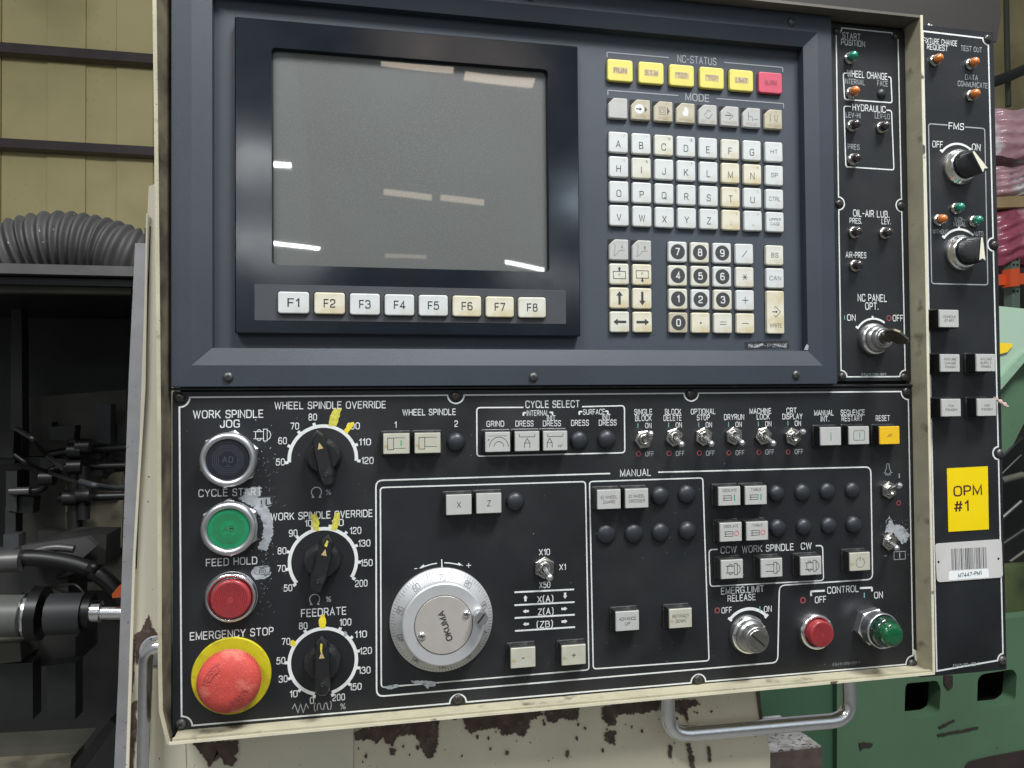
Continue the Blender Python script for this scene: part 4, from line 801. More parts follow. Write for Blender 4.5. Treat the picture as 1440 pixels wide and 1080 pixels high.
for r in range(4):
    for c in range(4):
        s = num[r][c]; k = key(X2[2 + c], Y2[r], kw, kh, nm_.get(s, key_white), KB, mesh=k_mesh, wm=kw_mesh)
        if s.isdigit():
            obj('number_disc', disc, None, k, (0, 0, KD + 0.06)); text(s, 0, 0, 6.2, k, print_m, z=KD + 0.2, width=4.6 if s != '1' else 2.4, bold=0.02)
        elif s in '-=+/':
            mbk = MB()
            if s == '/': mbk.stroke([(-2.6, -3.2), (2.8, 3.2)], 0.6, 0)
            if s in '-+': mbk.stroke([(-3.4, 0), (3.4, 0)], 0.6, 0)
            if s == '+': mbk.stroke([(0, -3.4), (0, 3.4)], 0.6, 0.01)
            if s == '=': mbk.stroke([(-3.4, 1.2), (3.4, 1.2)], 0.5, 0).stroke([(-3.4, -1.2), (3.4, -1.2)], 0.5, 0)
            obj('symbol', mbk, ink_m if s in '/+' else grey_ink_m, k, (0, 0, KD + 0.1))
        elif s == '*': obj('symbol', MB().stroke([(-2.8, 0), (2.8, 0)], 0.6, 0).stroke([(-1.6, -2.6), (1.6, 2.6)], 0.6, 0.01).stroke([(-1.6, 2.6), (1.6, -2.6)], 0.6, 0.02), ink_m, k, (0, 0, KD + 0.1))
        else: obj('symbol', MB().lathe([(0.9, 0), (0.8, 0.05)], 12), ink_m, k, (0, 0, KD + 0.08))
k = key(X2[6], Y2[0] - 0.3, kw, kh, key_grime, KB, mesh=k_mesh, wm=kw_mesh); text('BS', 0, 0, 4.2, k, grey_ink_m, z=KD + 0.1, width=7.6, bold=0)
k = key(X2[6], Y2[1], kw, kh, key_white, KB, mesh=k_mesh, wm=kw_mesh); text('CAN', 0, 0, 4.0, k, grey_ink_m, z=KD + 0.1, width=12.4, bold=0)
yw = (Y2[2] + Y2[3]) / 2
wr = keycap(kw, kh + Y2[2] - Y2[3], KD, 1.8)
k = key(X2[6], yw, kw, kh + Y2[2] - Y2[3], key_yellow, KB, lab='tall WRITE key, yellowed at its lower half')
k.data = wr.mesh('key'); k.data.materials.append(key_yellow)
text('WRITE', 0, -13.0, 3.6, k, grey_ink_m, z=KD + 0.1, width=13, bold=0)
obj('symbol', arrow(MB().stroke([(0, 5.2), (5.2, 0), (0, -5.2), (-1.6, -3.4)], 0.5, 0).stroke([(0, 5.2), (-1.6, 3.4)], 0.5, 0), -0.6, 0, 0, 6, 0.8, 2.6, 2.2, 0.02), ink_m, k, (0, 0.5, KD + 0.1))
# status lamps and mode keys
ST = [(872.3, 99, 'RUN'), (916, 102.5, 'S.T.M'), (959.2, 105.8, 'PROG.'), (1001.5, 109.4, 'PROGRAM'), (1043.1, 112.9, 'LIMIT'), (1083.8, 116.3, 'ALARM')]
x0 = P(872.3, 99, KT)[0]; x5 = P(1083.8, 116.3, KT)[0]; ys = 0.5 * (P(872.3, 99, KT)[1] + P(1083.8, 116.3, KT)[1])
s_mesh = keycap(25.2, 20.8, KD, 2.4); sw_mesh = well(26.4, 22.0)
stm = mat('faded_legend', (0.50, 0.40, 0.20), 0.6, var=0.2, vscale=300); stm2 = mat('faded_legend_pink', (0.45, 0.08, 0.12), 0.6)
slate = mat('status_ink', (0.20, 0.16, 0.15), 0.6)
for i, (px, py, s) in enumerate(ST):
    x = x0 + (x5 - x0) * i / 5
    o = obj('status_lamp', s_mesh.copy(), lamp_yellow if i < 5 else lamp_pink, con, (x, ys, KB), label='%s status lamp of the NC-STATUS row' % s)
    obj('key_gap', sw_mesh, slot_m, o, (0, 0, 0.05))
    obj('faded_patch', MB().rbox(14.6, 6.2, [(0, 0), (0.04, 0.05)], 0.6), stm if i < 5 else stm2, o, (0, 0, KD + 0.04))
    if i in (2, 3):
        text(('OPER.', 'PROGRAM')[i - 2], 0, 1.4, 2.0, o, slate, z=KD + 0.15, width=12.6, bold=0.02); text(('HOLD', 'STOP')[i - 2], 0, -1.4, 2.0, o, slate, z=KD + 0.15, width=8, bold=0)
    else: text(s, 0, 0, 3.8, o, slate if i < 5 else mat('alarm_ink', (0.28, 0.03, 0.06), 0.6), z=KD + 0.15, width=12.6, bold=0.03)
ym = 0.5 * (P(870.2, 152.7, KT)[1] + P(1087.9, 167.3, KT)[1])
modes = ['', 'AUTO', 'MDI', 'MANUAL', 'EDIT AUX', 'PARAMETER', 'ZERO SET', 'TOOL DATA']
mm_ = [lens_w, key_tan, key_tan, key_tan, lens_w, lens_w, lens_w, key_tan]
symm = [None,
        arrow(MB(), -0.3, 0, 0, 6, 1.0, 3.4, 2.4, 0.06), arrow(MB().stroke([(-4.4, 4), (1.6, 4), (1.6, -3), (-4.4, -3)], 0.4, 0, True).stroke(arc(-1.4, 0.5, 1.9, 0, 340, 12), 0.4, 0, True), 4.8, 0.5, 0, 3, 0.3, 8, 2.8, 0),
        MB().flat(rounded([(-2.2, -3), (1.6, -3), (2.6, 0.5), (2.6, 4), (1.6, 4.2), (1.2, 5.6), (0, 5.9), (-1, 5.4), (-1.6, 4.4), (-2, 0.6), (-3.6, 1.6), (-3.4, 0)], 0.5), 0),
        MB().stroke([(-4, -1), (0, 4.6), (3, 3)], 0.5, 0).stroke([(4.6, 1.2), (1, -4), (-2.4, -2.4)], 0.5, 0), MB().stroke([(-3, 4), (3.4, 0.6), (-1, -3.4)], 0.5, 0).stroke([(-5, 0.6), (1, 0.6)], 1.0, 0),
        MB().stroke([(-3.4, 5.4), (-3.4, -3)], 0.5, 0).stroke(arc(-2, -1.4, 3, -40, 130, 10), 0.4, 0).stroke([(2, -1.4), (7, -1.4)], 0.4, 0),
        MB().stroke([(-3.6, 5.2), (-3.6, -2.6)], 0.6, 0).stroke([(1, 4.6), (1.6, -1), (3.6, -2.4), (4.6, 4.6)], 0.5, 0)]
for i, s in enumerate(modes):
    k = key(XC[i], ym, kw, kh, mm_[i], KB, mesh=n_mesh, wm=kw_mesh, lab='blank cut-corner mode key' if not s else None)
    if i == 1:
        obj('white_dot', MB().lathe([(4.6, 0), (4.5, 0.04)], 24), print_m, k, (-1.6, 0.6, KD + 0.02)); obj('symbol', arrow(MB(), 5.0, 0.5, 0, 3, 0.3, 6, 2.8, 0.06), grey_ink_m, k, (0, 0, KD + 0.05))
        obj('symbol', symm[1], ink_m, k, (-1.6, 0.6, KD + 0.1))
    elif symm[i]: obj('symbol', symm[i], print_m if i == 3 else grey_ink_m, k, (0, 0, KD + 0.08))
    if s: text(s, 0, -6.4, 2.2, k, brown_ink_m, z=KD + 0.1, width=14.2 if len(s) > 4 else 9, bold=0)
hf = HF
ptext('NC-STATUS', 952.5, 1007.3, 84.6, 9.4, con, grey_print_m, h=hf, y2=84.6); ptext('MODE', 963.6, 997.2, 137.3, 9.4, con, grey_print_m, h=hf)
yy1 = P(870, 74.6, hf)[1]; yy2 = P(870, 128, hf)[1]
for ya_, xL, xR, g0, g1 in ((P(940, 81, hf)[1] , 853.8, 1100.6, 940.5, 1018.5), (P(953, 134.4, hf)[1], 854.4, 1101, 953.5, 1007)):
    a_, b_ = P(xL, 100, hf)[0], P(xR, 100, hf)[0]; c_, d_ = P(g0, 100, hf)[0], P(g1, 100, hf)[0]
    obj('border_line', MB().stroke(rounded([(c_, ya_), (a_, ya_), (a_, ya_ - 4.4)], 1, False), 0.9, hf + 0.2), grey_print_m, floor_p)
    obj('border_line', MB().stroke(rounded([(d_, ya_), (b_, ya_), (b_, ya_ - 4.4)], 1, False), 0.9, hf + 0.2), grey_print_m, floor_p)
ptext('OSP-P200', 1052, 1105, 486, 4.4, floor_p, faint_print_m, h=hf, bold=0.02, rot=0.02)
blot([(1052, 484), (1060, 487), (1072, 483), (1074, 485), (1062, 489), (1056, 488)], bare, 'scuff', 0.5, 0.9, 0.35, 41, floor_p, hf); blot([(1086, 485), (1092, 483), (1100, 487), (1107, 482), (1106, 489), (1094, 487)], bare, 'scuff', 0.5, 0.9, 0.35, 42, floor_p, hf)
obj('scuffed_patch', MB().flat(ragged([P(1046, 481, hf), P(1108, 479, hf), P(1110, 490, hf), P(1048, 491, hf)], 0.6, 2, 30), hf + 0.1), mat('scuff_dark', (0.018, 0.018, 0.02), 0.6), floor_p)

# ================================================================== RIGHT-HAND STRIP PLATE (start position, hydraulic, oil-air)
q = [P(1172, 34), P(1273, 42), P(1284, 537), P(1176, 538)]
sx0 = xo1 + 0.3; sx1 = 0.5 * (P(1272.5, 60)[0] + P(1281, 500)[0]); sy1 = P(1210, 36)[1]; sy0 = P(1230, 536)[1]
strip = obj('indicator_plate', MB().rbox(sx1 - sx0, sy1 - sy0, [(-2.5, 0), (-0.4, 0), (0, 0.4)], 1.5, (sx0 + sx1) / 2, (sy0 + sy1) / 2), plate_m, con, label='narrow black plate with small indicator lamps')
notched([P(1175.6, 38.5), P(1262.5, 47.2), P(1273, 529.5), P(1182.8, 530)], [(1, P(1268, 289)), (3, P(1178.6, 286))], 6.4, 1.25, strip, rm=6.4)
for px, py in [(1177.5, 43), (1261, 50), (1181, 286), (1268, 289), (1185.5, 529.5), (1272, 530.5)]: screw(px, py, con, 0, sc=0.92)
pbox([(1194.5, 103.2), (1185.6, 102.6), (1187.6, 139.8), (1254.4, 144.6), (1252.6, 108.6), (1248.6, 108.2)], 2.6, 1.2, strip, closed=False)
pbox([(1196.8, 149.8), (1186.6, 149.2), (1189.4, 234.6), (1257, 239), (1253.6, 155.4), (1246.5, 154.9)], 2.6, 1.2, strip, closed=False)
for s, a, b_, y, c in [("START", 1184.3, 1209.8, 51, 8), ("POSITION", 1182.6, 1216.2, 60.5, 7.6), ("WHEEL CHANGE", 1190.9, 1247.6, 105.6, 8.6), ("INTERNAL", 1187.8, 1215.7, 115.2, 6.8), ("FACE", 1233.4, 1248.3, 117.6, 6.8),
                     ("HYDRAULIC", 1198.7, 1245.2, 152.4, 8.6), ("LEV-HI", 1189, 1209.8, 162, 6.8), ("LEV-LO", 1230, 1251, 163.4, 6.8), ("PRES", 1192, 1208.6, 206.6, 6.8), ("OIL-AIR LUB.", 1199.4, 1250.4, 300.6, 8.8),
                     ("PRES.", 1194.6, 1211.9, 310.6, 7), ("LEV.", 1239.6, 1252.5, 311.6, 7), ("AIR-PRES", 1189, 1218, 358.6, 7.6), ("NC PANEL", 1206, 1246.7, 419, 9.4), ("OPT.", 1216.5, 1235.2, 430.6, 9.2), ("ON", 1191, 1203, 446.6, 8.2), ("OFF", 1255.2, 1269.6, 447.4, 8.2)]:
    ptext(s, a, b_, y, c, strip, grey_print_m if c < 7 else legend_m)
ptext("E5411-019-983", 1211.7, 1245.8, 527, 4, strip, grey_print_m)
bar_mark(1187.5, 446.5, 4.4, 0.8, strip); ring_mark(1249.8, 447.3, 2.4, 0.8, strip)
lamp_base = MB().lathe([(6.0, 0), (6.0, 1.4), (5.4, 2.4), (4.4, 2.6), (4.3, 3.6), (5.0, 4.4), (4.9, 5.4)], 24).mesh('indicator_lamp')
lamp_lens = MB().lathe([(4.5, 5), (4.5, 7.4), (3.8, 9.4), (2.2, 10.8), (0.4, 11.3)], 20).mesh('lamp_lens')
def lamp(px, py, m, parent, lab):
    x, y = P(px, py, 9.5); o = obj('indicator_lamp', lamp_base, nut_m, parent, (x, y, 0.05), label=lab); obj('lamp_lens', lamp_lens.copy(), m, o); return o
lamp(1202.4, 76.7, green_s, con, 'green start position lamp'); lamp(1205, 126, amber, con, 'amber internal wheel change lamp')
for a, b_, n in [(1206, 173, 'hydraulic level high'), (1247.6, 175.4, 'hydraulic level low'), (1207.3, 220.8, 'hydraulic pressure'), (1208.6, 324.4, 'oil-air pressure'), (1251.8, 325.4, 'oil-air level'), (1209.8, 371.8, 'air pressure')]:
    lamp(a, b_, dark_s, con, 'unlit %s lamp' % n)
x, y = P(1241, 131, 2); o = obj('hole_plug', plug_mesh, None, con, (x, y, 0.05)); o.scale = (0.55, 0.55, 0.55)
_, kx, ky = keyswitch(1229.5, 477, 0, 0, 16.2, 10.4, 'NC panel key switch with a key in it', h=18)
x, y = P(1229, 478.5); mb = MB().stroke(arc(x, y, 21.6, 148, 55, 24), 1.9, 0.14)
for a in (146, 93): mb.stroke([(x + 20.8 * math.cos(math.radians(a)), y + 20.8 * math.sin(math.radians(a))), (x + 24.4 * math.cos(math.radians(a)), y + 24.4 * math.sin(math.radians(a)))], 2.0, 0.15)
obj('dial_scale', mb, print_m, strip)

# ================================================================== CONSOLE HOUSING
FL = 21.0
hx0 = P(236, 600, 0)[0]; hx1 = P(1293, 600, 0)[0] - 1; hy0 = 0.5 * (P(300, 1031, 0)[1] + P(1250, 950, 0)[1]); hy1 = P(1230, 31, 0)[1]
# front edges measured
fx0 = P(237, 1040, FL)[0]; fx1 = 0.5 * (P(1298, 60, FL)[0] + P(1313, 900, FL)[0]); fy0 = 0.5 * (P(240, 1046.5, FL)[1] + P(1300, 951, FL)[1]); fy1 = P(1230, 14.5, FL)[1]
tk = 2.6
ix0, ix1, iy0, iy1 = fx0 + tk, fx1 - tk, fy0 + tk, fy1 - tk
yTL = iy1
def wallx(xa, xb, y0, y1, z0, z1a, z1b, name, lab=None, m=olive):
    """a side sheet whose front depth runs from z1a (bottom) to z1b (top)"""
    mb = MB(); n = 14
    r = [[(xa, y0 + (y1 - y0) * i / n, z0), (xb, y0 + (y1 - y0) * i / n, z0), (xb, y0 + (y1 - y0) * i / n, z1a + (z1b - z1a) * i / n), (xa, y0 + (y1 - y0) * i / n, z1a + (z1b - z1a) * i / n)] for i in range(n + 1)]
    return obj(name, mb.loft(r, True, True), m, con, label=lab)
BD = -27
inner_m = mat('flange_shadow_side', (0.13, 0.115, 0.075), 0.6, var=0.4, vscale=30, col2=(0.04, 0.032, 0.022), patch=(25, 0.45, 0.2))  # dark olive puts the shade on the flange's inner side into its colour
rows = []; lips = []
for py, xo in ((1047, 235.5), (1030, 231), (1000, 224), (930, 222.6), (800, 222.2), (600, 221.4), (400, 219.6), (200, 217.5), (0, 215), (-60, 214)):
    hf_ = 18; lw = 5.5
    A, B_, B2, Cc = P(xo, py, hf_), P(xo + lw, py, hf_), P(xo + lw + 0.8, py, hf_ - 1), P(241, py, -2); D_ = (A[0] + 2, A[1])
    rows.append([(A[0], A[1], BD), (A[0] + 0.5, A[1], BD), (Cc[0], A[1], -3), (B2[0], A[1], hf_ - 1), (B_[0], A[1], hf_), (A[0], A[1], hf_)])
    lips.append([(A[0] - 0.3, A[1], hf_ - 1.5), (B_[0] - 0.2, A[1], hf_ - 1.5), (B_[0] - 0.2, A[1], hf_ + 0.3), (A[0] - 0.3, A[1], hf_ + 0.3)])
obj('left_flange', MB().loft(rows, True, True), inner_m, con, label='dirty left side sheet, its shade painted in dark olive')
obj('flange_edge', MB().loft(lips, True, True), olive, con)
wallx(ix1, fx1, fy0, fy1, BD, FL, FL, 'right_flange', 'dirty cream right side sheet')
obj('bottom_flange', MB().box(ix0, ix1, fy0, iy0, BD, FL).box(ix0, ix1, iy0, iy0 + 1.6, FL - 4, FL - 0.5), olive, con)
obj('top_flange', MB().box(ix0, ix1, iy1, fy1, BD, FL), mat('hood_paint', (0.11, 0.10, 0.085), 0.5, var=0.2, vscale=25, bump=0.2), con, label='dark dusty top sheet')
edge_m = mat('cream_edge', (0.60, 0.56, 0.42), 0.5, var=0.12, vscale=40, col2=(0.10, 0.075, 0.06), patch=(55, 0.63, 0.05))
zf = FL + 0.1
obj('flange_edge', MB().box(fx0 + 0.4, fx1, fy0 + 0.2, fy0 + 2.4, zf - 0.6, zf + 0.3), edge_m, con)
obj('flange_edge', MB().box(ix1 + 0.2, fx1 + 0.3, fy0 + 2.4, fy1, zf - 0.6, zf + 0.35), edge_m, con)
obj('back_panel', MB().box(ix0, ix1, iy0, fy1, -9.6, -8.2), mat('inner_dark', (0.02, 0.019, 0.017), 0.7), con)
obj('rubber_gasket', MB().box(ix0, xo0, yo0, fy1 + 50, -3, 2.4), mat('gasket', (0.015, 0.016, 0.016), 0.7), con)
obj('divider_strip', MB().rbox(xr - xl + 4, 2.2, [(-3, 0), (0.8, 0), (1.4, 0.5)], 0.4, (xl + xr) / 2, yt + 2.0), black_pl, con)
# chrome handles
def wtube(name, pts, r, m, parent, n=16, rad=None):
    pts = rounded3(pts, rad) if rad else pts
    return wobj(name, MB().tube(pts, r, n), m, parent)
def rounded3(pts, r, seg=7):
    out = [Vector(pts[0])]
    for i in range(1, len(pts) - 1):
        p, a, b = Vector(pts[i]), Vector(pts[i - 1]), Vector(pts[i + 1]); p1 = p + (a - p).normalized() * r; p2 = p + (b - p).normalized() * r
        out += [(1 - t) ** 2 * p1 + 2 * t * (1 - t) * p + t * t * p2 for t in [k / seg for k in range(seg + 1)]]
    return out + [Vector(pts[-1])]
def lp(px, py, h):   # console-local metres
    x, y = P(px, py, h); return Vector((x * MM, y * MM, h * MM))
hb = obj('grab_handle', (lambda b_: (setattr(b_, 'metres', True), b_)[1])(MB().tube(rounded3([lp(938, 960, -12), lp(939, 1034, -12), lp(1195.6, 1011.5, -12), lp(1193, 930, -12)], 0.022), 0.0072, 18)), chrome, con, label='chrome grab handle under the console')
hl_ = obj('grab_handle', (lambda b_: (setattr(b_, 'metres', True), b_)[1])(MB().tube(rounded3([lp(238, 908, -14), lp(205.5, 909, -14), lp(201, 1130, -14)], 0.013), 0.0056, 18)), chrome, con, label='chrome grab handle on the left side')
flg = obj('handle_washer', MB().lathe([(13, 0), (13, 1.2), (12, 1.8)], 30), galv, hl_, (P(219, 915, -29)[0], P(219, 915, -29)[1], -29.5))

# key in the NC panel lock
kt = thing('switch_key', 'dark brass key stuck in the NC panel key switch', 'key')
ang = math.radians(-38)
kt.location = (kx * MM, -0.0185, ky * MM); kt.rotation_euler = (PI / 2, 0, 0)
def kp(pts, y): return pts
ca, sa = math.cos(ang), math.sin(ang)
prof = [(-5, -0.5), (5, -0.5), (5.2, 6), (9.5, 8), (11.0, 14), (10.5, 22), (6, 27), (-6, 27), (-10.5, 22), (-11.0, 14), (-9.5, 8), (-5.2, 6)]
ring0 = [(a * ca + 1.0 * sa, a * sa - 1.0 * ca, z + 0.6) for a, z in rounded(prof, 1.5)]; ring1 = [(a * ca - 1.0 * sa, a * sa + 1.0 * ca, z + 0.6) for a, z in rounded(prof, 1.5)]
obj('key_bow', MB().loft([ring0, ring1], True, True), brass_m, kt)

# ================================================================== FMS SIDE UNIT
fms = thing('side_control_box', 'narrow black FMS control box bolted to the right of the console', 'control box')
gx0 = fx1 + 0.8; gx1 = 0.5 * (P(1397, 60)[0] + P(1416.5, 930)[0]); gy1 = P(1350, 39.5)[1]; gy0 = 0.5 * (P(1317, 951.5)[1] + P(1416, 941)[1])
fp = obj('face_plate', MB().rbox(gx1 - gx0, gy1 - gy0, [(-3, 0), (-0.5, 0), (0, 0.5)], 1.5, (gx0 + gx1) / 2, (gy0 + gy1) / 2), plate_m, fms)
obj('box_body', MB().box(gx0 + 1, gx1 - 2, gy0 + 2, gy1 - 2, -70, -3.2), mat('box_paint', (0.04, 0.045, 0.04), 0.6, var=0.3, vscale=50), fms)
c0 = [P(1297.5, 43.8), P(1389, 55.5), P(1409.3, 933.2), P(1317.2, 943.6)]
xL, xR = 0.5 * (c0[0][0] + c0[3][0]), 0.5 * (c0[1][0] + c0[2][0])
pts = []
def arcp(c, r, a0_, a1_): return arc(c[0], c[1], r, a0_, a1_, 10)
cT = P(1389.5, 54.5); cB = P(1410.5, 928)
path = [c0[0]] + arcp(cT, 6.6, 180, 270) + arcp((xR + 0.5, P(1400, 344)[1]), 6.8, 90, 270) + arcp((xR + 1.5, P(1407, 637)[1]), 6.6, 90, 270) + arcp(cB, 6.6, 90, 180) + [c0[3]]
obj('border_line', MB().stroke(path, 1.6, 0.15, True), print_m, fp)
for i, (px, py) in enumerate([(1390, 54), (1400, 344.5), (1407.5, 637.5), (1411, 929)]): screw(px, py, fms, 0, [screw_m, screw_m, worn_screw, worn_screw][i], 1.05)
pbox([(1332.5, 176), (1305.6, 174), (1310, 398.8), (1389, 400.6), (1384.6, 180.8), (1357, 178.6)], 3, 1.2, fp, grey_print_m, closed=False)
for s, a, b_, y, c in [("FIXTURE CHANGE", 1298, 1345.6, 59, 7), ("REQUEST", 1303.5, 1332.6, 67, 7), ("TEST OUT", 1351, 1380.5, 69, 6.8), ("DATA", 1357, 1375, 109, 6.8), ("COMMUNICATE", 1346.7, 1388.5, 119, 6.8),
                     ("FMS", 1333.8, 1355.5, 177.6, 8.6), ("OFF", 1310.9, 1325.5, 203, 8.4), ("ON", 1366.4, 1378.6, 207, 8.4), ("INDI-", 1342.5, 1355.6, 308.5, 5.6), ("VIDUAL", 1340, 1357.7, 315, 5.6), ("WITHOUT", 1311.5, 1332.7, 325.8, 5.6), ("AUTO", 1368.8, 1382.3, 328.6, 6)]:
    ptext(s, a, b_, y, c, fp, grey_print_m if c < 6.9 else legend_m, shear=0.06)
ptext("E5411-019-459-1", 1340, 1376, 935, 4.6, fp, grey_print_m)
for a, b_, m_, n in [(1323, 80.3, amber, 'amber fixture change request lamp'), (1373.6, 85.4, amber, 'amber test out lamp'), (1374.8, 130, amber, 'amber data communicate lamp'), (1328.6, 306.8, amber, 'amber lamp over the lower FMS knob'),
                   (1353.2, 290.4, green_s, 'green lamp over the individual position'), (1378.8, 308.6, green_s, 'green lamp over the auto position')]: lamp(a, b_, m_, fms, n)
def fms_knob(px, py, gx, gy, ang, lab, tick):
    """chrome collar, black barrel and a flared grip whose front face is an ivory wedge"""
    x, y = P(px, py, 4)
    o = obj('selector_knob', MB().lathe([(18.6, 0), (18.6, 2.5), (17.8, 4), (16.4, 5.5), (16.0, 8), (14.6, 9)], 44), chrome, fms, (x, y, 0.05), label=lab)
    c, s_ = math.cos(math.radians(ang)), math.sin(math.radians(ang)); q = P(gx, gy, 22); ox, oy = q[0] - x, q[1] - y
    def blend(t, z):   # barrel outline (t = 0) to grip outline (t = 1)
        out = []
        for k in range(32):
            a = 2 * PI * k / 32; cx, cy = 14.2 * math.cos(a), 14.2 * math.sin(a)
            gx_ = max(-12.5, min(12.5, 14.0 * math.cos(a))); gy_ = max(-1, min(1, math.sin(a) * 1.6)) * (3.4 + 1.0 * (-math.cos(a)))
            u, v = cx * (1 - t) + gx_ * t, cy * (1 - t) + gy_ * t
            out.append((u * c - v * s_ + ox * t * t, u * s_ + v * c + oy * t * t, z))
        return out
    obj('knob_grip', MB().loft([blend(0, 8.5), blend(0.05, 12), blend(0.35, 15), blend(0.8, 19), blend(1, 22)], smooth=False), black_pl, o)
    w = [(11.5, 1.0), (-11.6, 3.6), (-9.4, 0), (-11.6, -3.6), (11.5, -1.0)]
    obj('pointer_mark', MB().flat([(a * c - b * s_ + ox, a * s_ + b * c + oy) for a, b in w], 22.15), ivory, o)
    mb = MB().stroke(arc(x, y, 24.6, 143, 50, 24), 2.2, 0.14)
    for a in tick: mb.stroke([(x + 23.8 * math.cos(math.radians(a)), y + 23.8 * math.sin(math.radians(a))), (x + 27.4 * math.cos(math.radians(a)), y + 27.4 * math.sin(math.radians(a)))], 2.2, 0.15)
    obj('dial_scale', mb, print_m, fp)
fms_knob(1352, 234, 1377, 226, 127, 'upper FMS selector knob turned to ON', (141,)); fms_knob(1355, 355, 1381, 350, 90, 'lower FMS selector knob turned to AUTO', (141, 93))
for px, py, ls, w_, n in [(1334.9, 448, ['VEHICLE', 'START'], [15, 11], 'VEHICLE START button'), (1336.4, 510.6, ['FIXTURE', 'CHANGE', 'FINISH'], [14, 13, 12], 'FIXTURE CHANGE FINISH button'), (1386.6, 510.2, ['W/LOAD', 'SUPPLY', 'FINISH'], [13, 13, 11], 'SUPPLY FINISH button'),
                      (1337.9, 573.4, ['FIX', 'FINISH'], [6, 13], 'FIX FINISH button'), (1388, 572.8, ['NG', 'FINISH'], [6, 12.6], 'NG FINISH button')]:
    b = button(px, py, lines=ls, w=w_, cap=2.2, parent=fms, tall=3.6, ink=grey_ink_m, lab=n)

st = thing('yellow_label', 'yellow OPM #1 sticker on the side control box', 'sticker')
obj('sticker_sheet', MB().prism([P(1331, 658.6), P(1388.4, 655.6), P(1390, 744.2), P(1333.2, 747.8)], 0.3, 0.6), sticker_y, st)
ptext('OPM', 1340, 1380.2, 689.6, 13, st, mat('maroon_ink', (0.06, 0.01, 0.01), 0.6), z=0.75, rot=0.02, bold=0.015); ptext('#1', 1341, 1361.5, 711.5, 13.5, st, MATS['maroon_ink'], z=0.75, bold=0.015, rot=0.02)
tg = thing('asset_tag', 'silver barcode tag riveted under the yellow sticker', 'tag')
obj('tag_plate', MB().prism(rounded([P(1314, 764.4), P(1407.4, 758), P(1409.4, 811.5), P(1316.6, 818.6)], 4.2), 0.3, 1.0), tag_m, tg)
obj('paper_label', MB().prism(rounded([P(1333.4, 803.6), P(1388.6, 799.4), P(1389.6, 811.6), P(1332.8, 815.6)], 1.2), 1.0, 1.12), tag_w, tg)
ptext('M7447-PM1', 1346, 1379, 807, 5, tg, grey_ink_m, z=1.25, rot=0.05, bold=0.03)
mb = MB(); rnd = random.Random(2); u = 0
while u < 1:
    w_ = rnd.choice([0.012, 0.012, 0.03]);
    a_, b_ = u, min(1, u + w_)
    def bp(t, v): return P(1336.3 + 49.5 * t + v * 1.2, 771.6 - 2.6 * t + v * 29.6)
    mb.add([(*bp(a_, 0), 1.1), (*bp(b_, 0), 1.1), (*bp(b_, 1), 1.1), (*bp(a_, 1), 1.1)], [(3, 2, 1, 0)]); u += w_ + rnd.choice([0.011, 0.016, 0.03])
obj('barcode', mb, mat('barcode_ink', (0.10, 0.11, 0.11), 0.6), tg)
for px, py in ((1318.8, 790), (1403, 785.4)): x, y = P(px, py); obj('rivet_hole', MB().lathe([(1.3, 0), (1.2, 0.1)], 16), slot_m, tg, (x, y, 1.0))
tw = thing('twisted_wire', 'short pinkish twisted wire end poking out at the side box edge', 'wire')
mb = MB()
for ph in (0, PI):
    mb.tube([(*[a + b for a, b in zip(P(1400 + 14 * t, 559 + 12 * t, 4), (1.2 * math.cos(9 * t + ph), 1.2 * math.sin(9 * t + ph)))], 3 + 3 * t) for t in [i / 16 for i in range(17)]], 1.1, 8)
obj('wire_strands', mb, mat('pink_wire', (0.50, 0.36, 0.33), 0.6, var=0.3, vscale=800), tw)
pt = thing('paper_scrap', 'torn white paper scrap stuck on top of the side control box', 'scrap')
obj('paper_piece', MB().prism([P(1304, 39), P(1307, 32.5), P(1309, 34), P(1311.5, 29), P(1313.5, 32), P(1316, 31), P(1317, 37), P(1315, 39.5)], -6, -5.2), tag_w, pt)

# ================================================================== CONSOLE STAND (cream sheet metal behind)
def wpoly(mb, pts, Y, th=0.003):
    q = [at(px, py, Y) for px, py in pts]; k = len(q)
    xz = [(p.x, p.z) for p in q]; a2 = sum(xz[i][0] * xz[(i + 1) % k][1] - xz[(i + 1) % k][0] * xz[i][1] for i in range(k))
    if a2 < 0: q = q[::-1]
    f0 = [(p.x, Y, p.z) for p in q]; f1 = [(p.x, Y + th, p.z) for p in q]
    mb.loft([f1, f0], True, True); return mb
std = thing('console_stand', 'cream painted steel stand with peeled paint patches behind and below the console', 'stand', face=False)
YS = 0.030
wobj('side_sheet', wpoly(MB(), [(209, 262), (240, 250), (262, 1090), (178, 1090), (183, 1000), (190, 800), (201, 480)], YS, 0.02), cream, std)
wobj('sheet_edge', wpoly(MB(), [(205.5, 300), (208, 300), (204.5, 545), (190.5, 780), (181, 1090), (176.5, 1090), (186.5, 790), (200.6, 545)], YS - 0.004, 0.002), cream, std)
wobj('sheet_gap', wpoly(MB(), [(210.5, 318), (211.5, 318), (205.4, 520), (196, 700), (192, 800), (190.5, 800), (194, 700), (203, 520)], YS - 0.001, 0.0008), slot_m, std)
wobj('lower_left_panel', wpoly(MB(), [(232, 950), (497, 950), (497, 1100), (232, 1100)], YS + 0.001, 0.02), cream, std)
dull = mat('cream_lower', (0.76, 0.70, 0.53), 0.55, var=0.1, vscale=14, bump=0.15, speck=(300, 0.72, (0.10, 0.07, 0.06)))  # even cream of the lower right panel, slightly warmer than the side sheet
wobj('lower_right_panel', wpoly(MB(), [(497.6, 940), (1062, 940), (1068, 985), (1072, 1020), (1078, 1035), (1083, 1060), (1083, 1100), (497.6, 1100)], YS + 0.006, 0.02), dull, std)
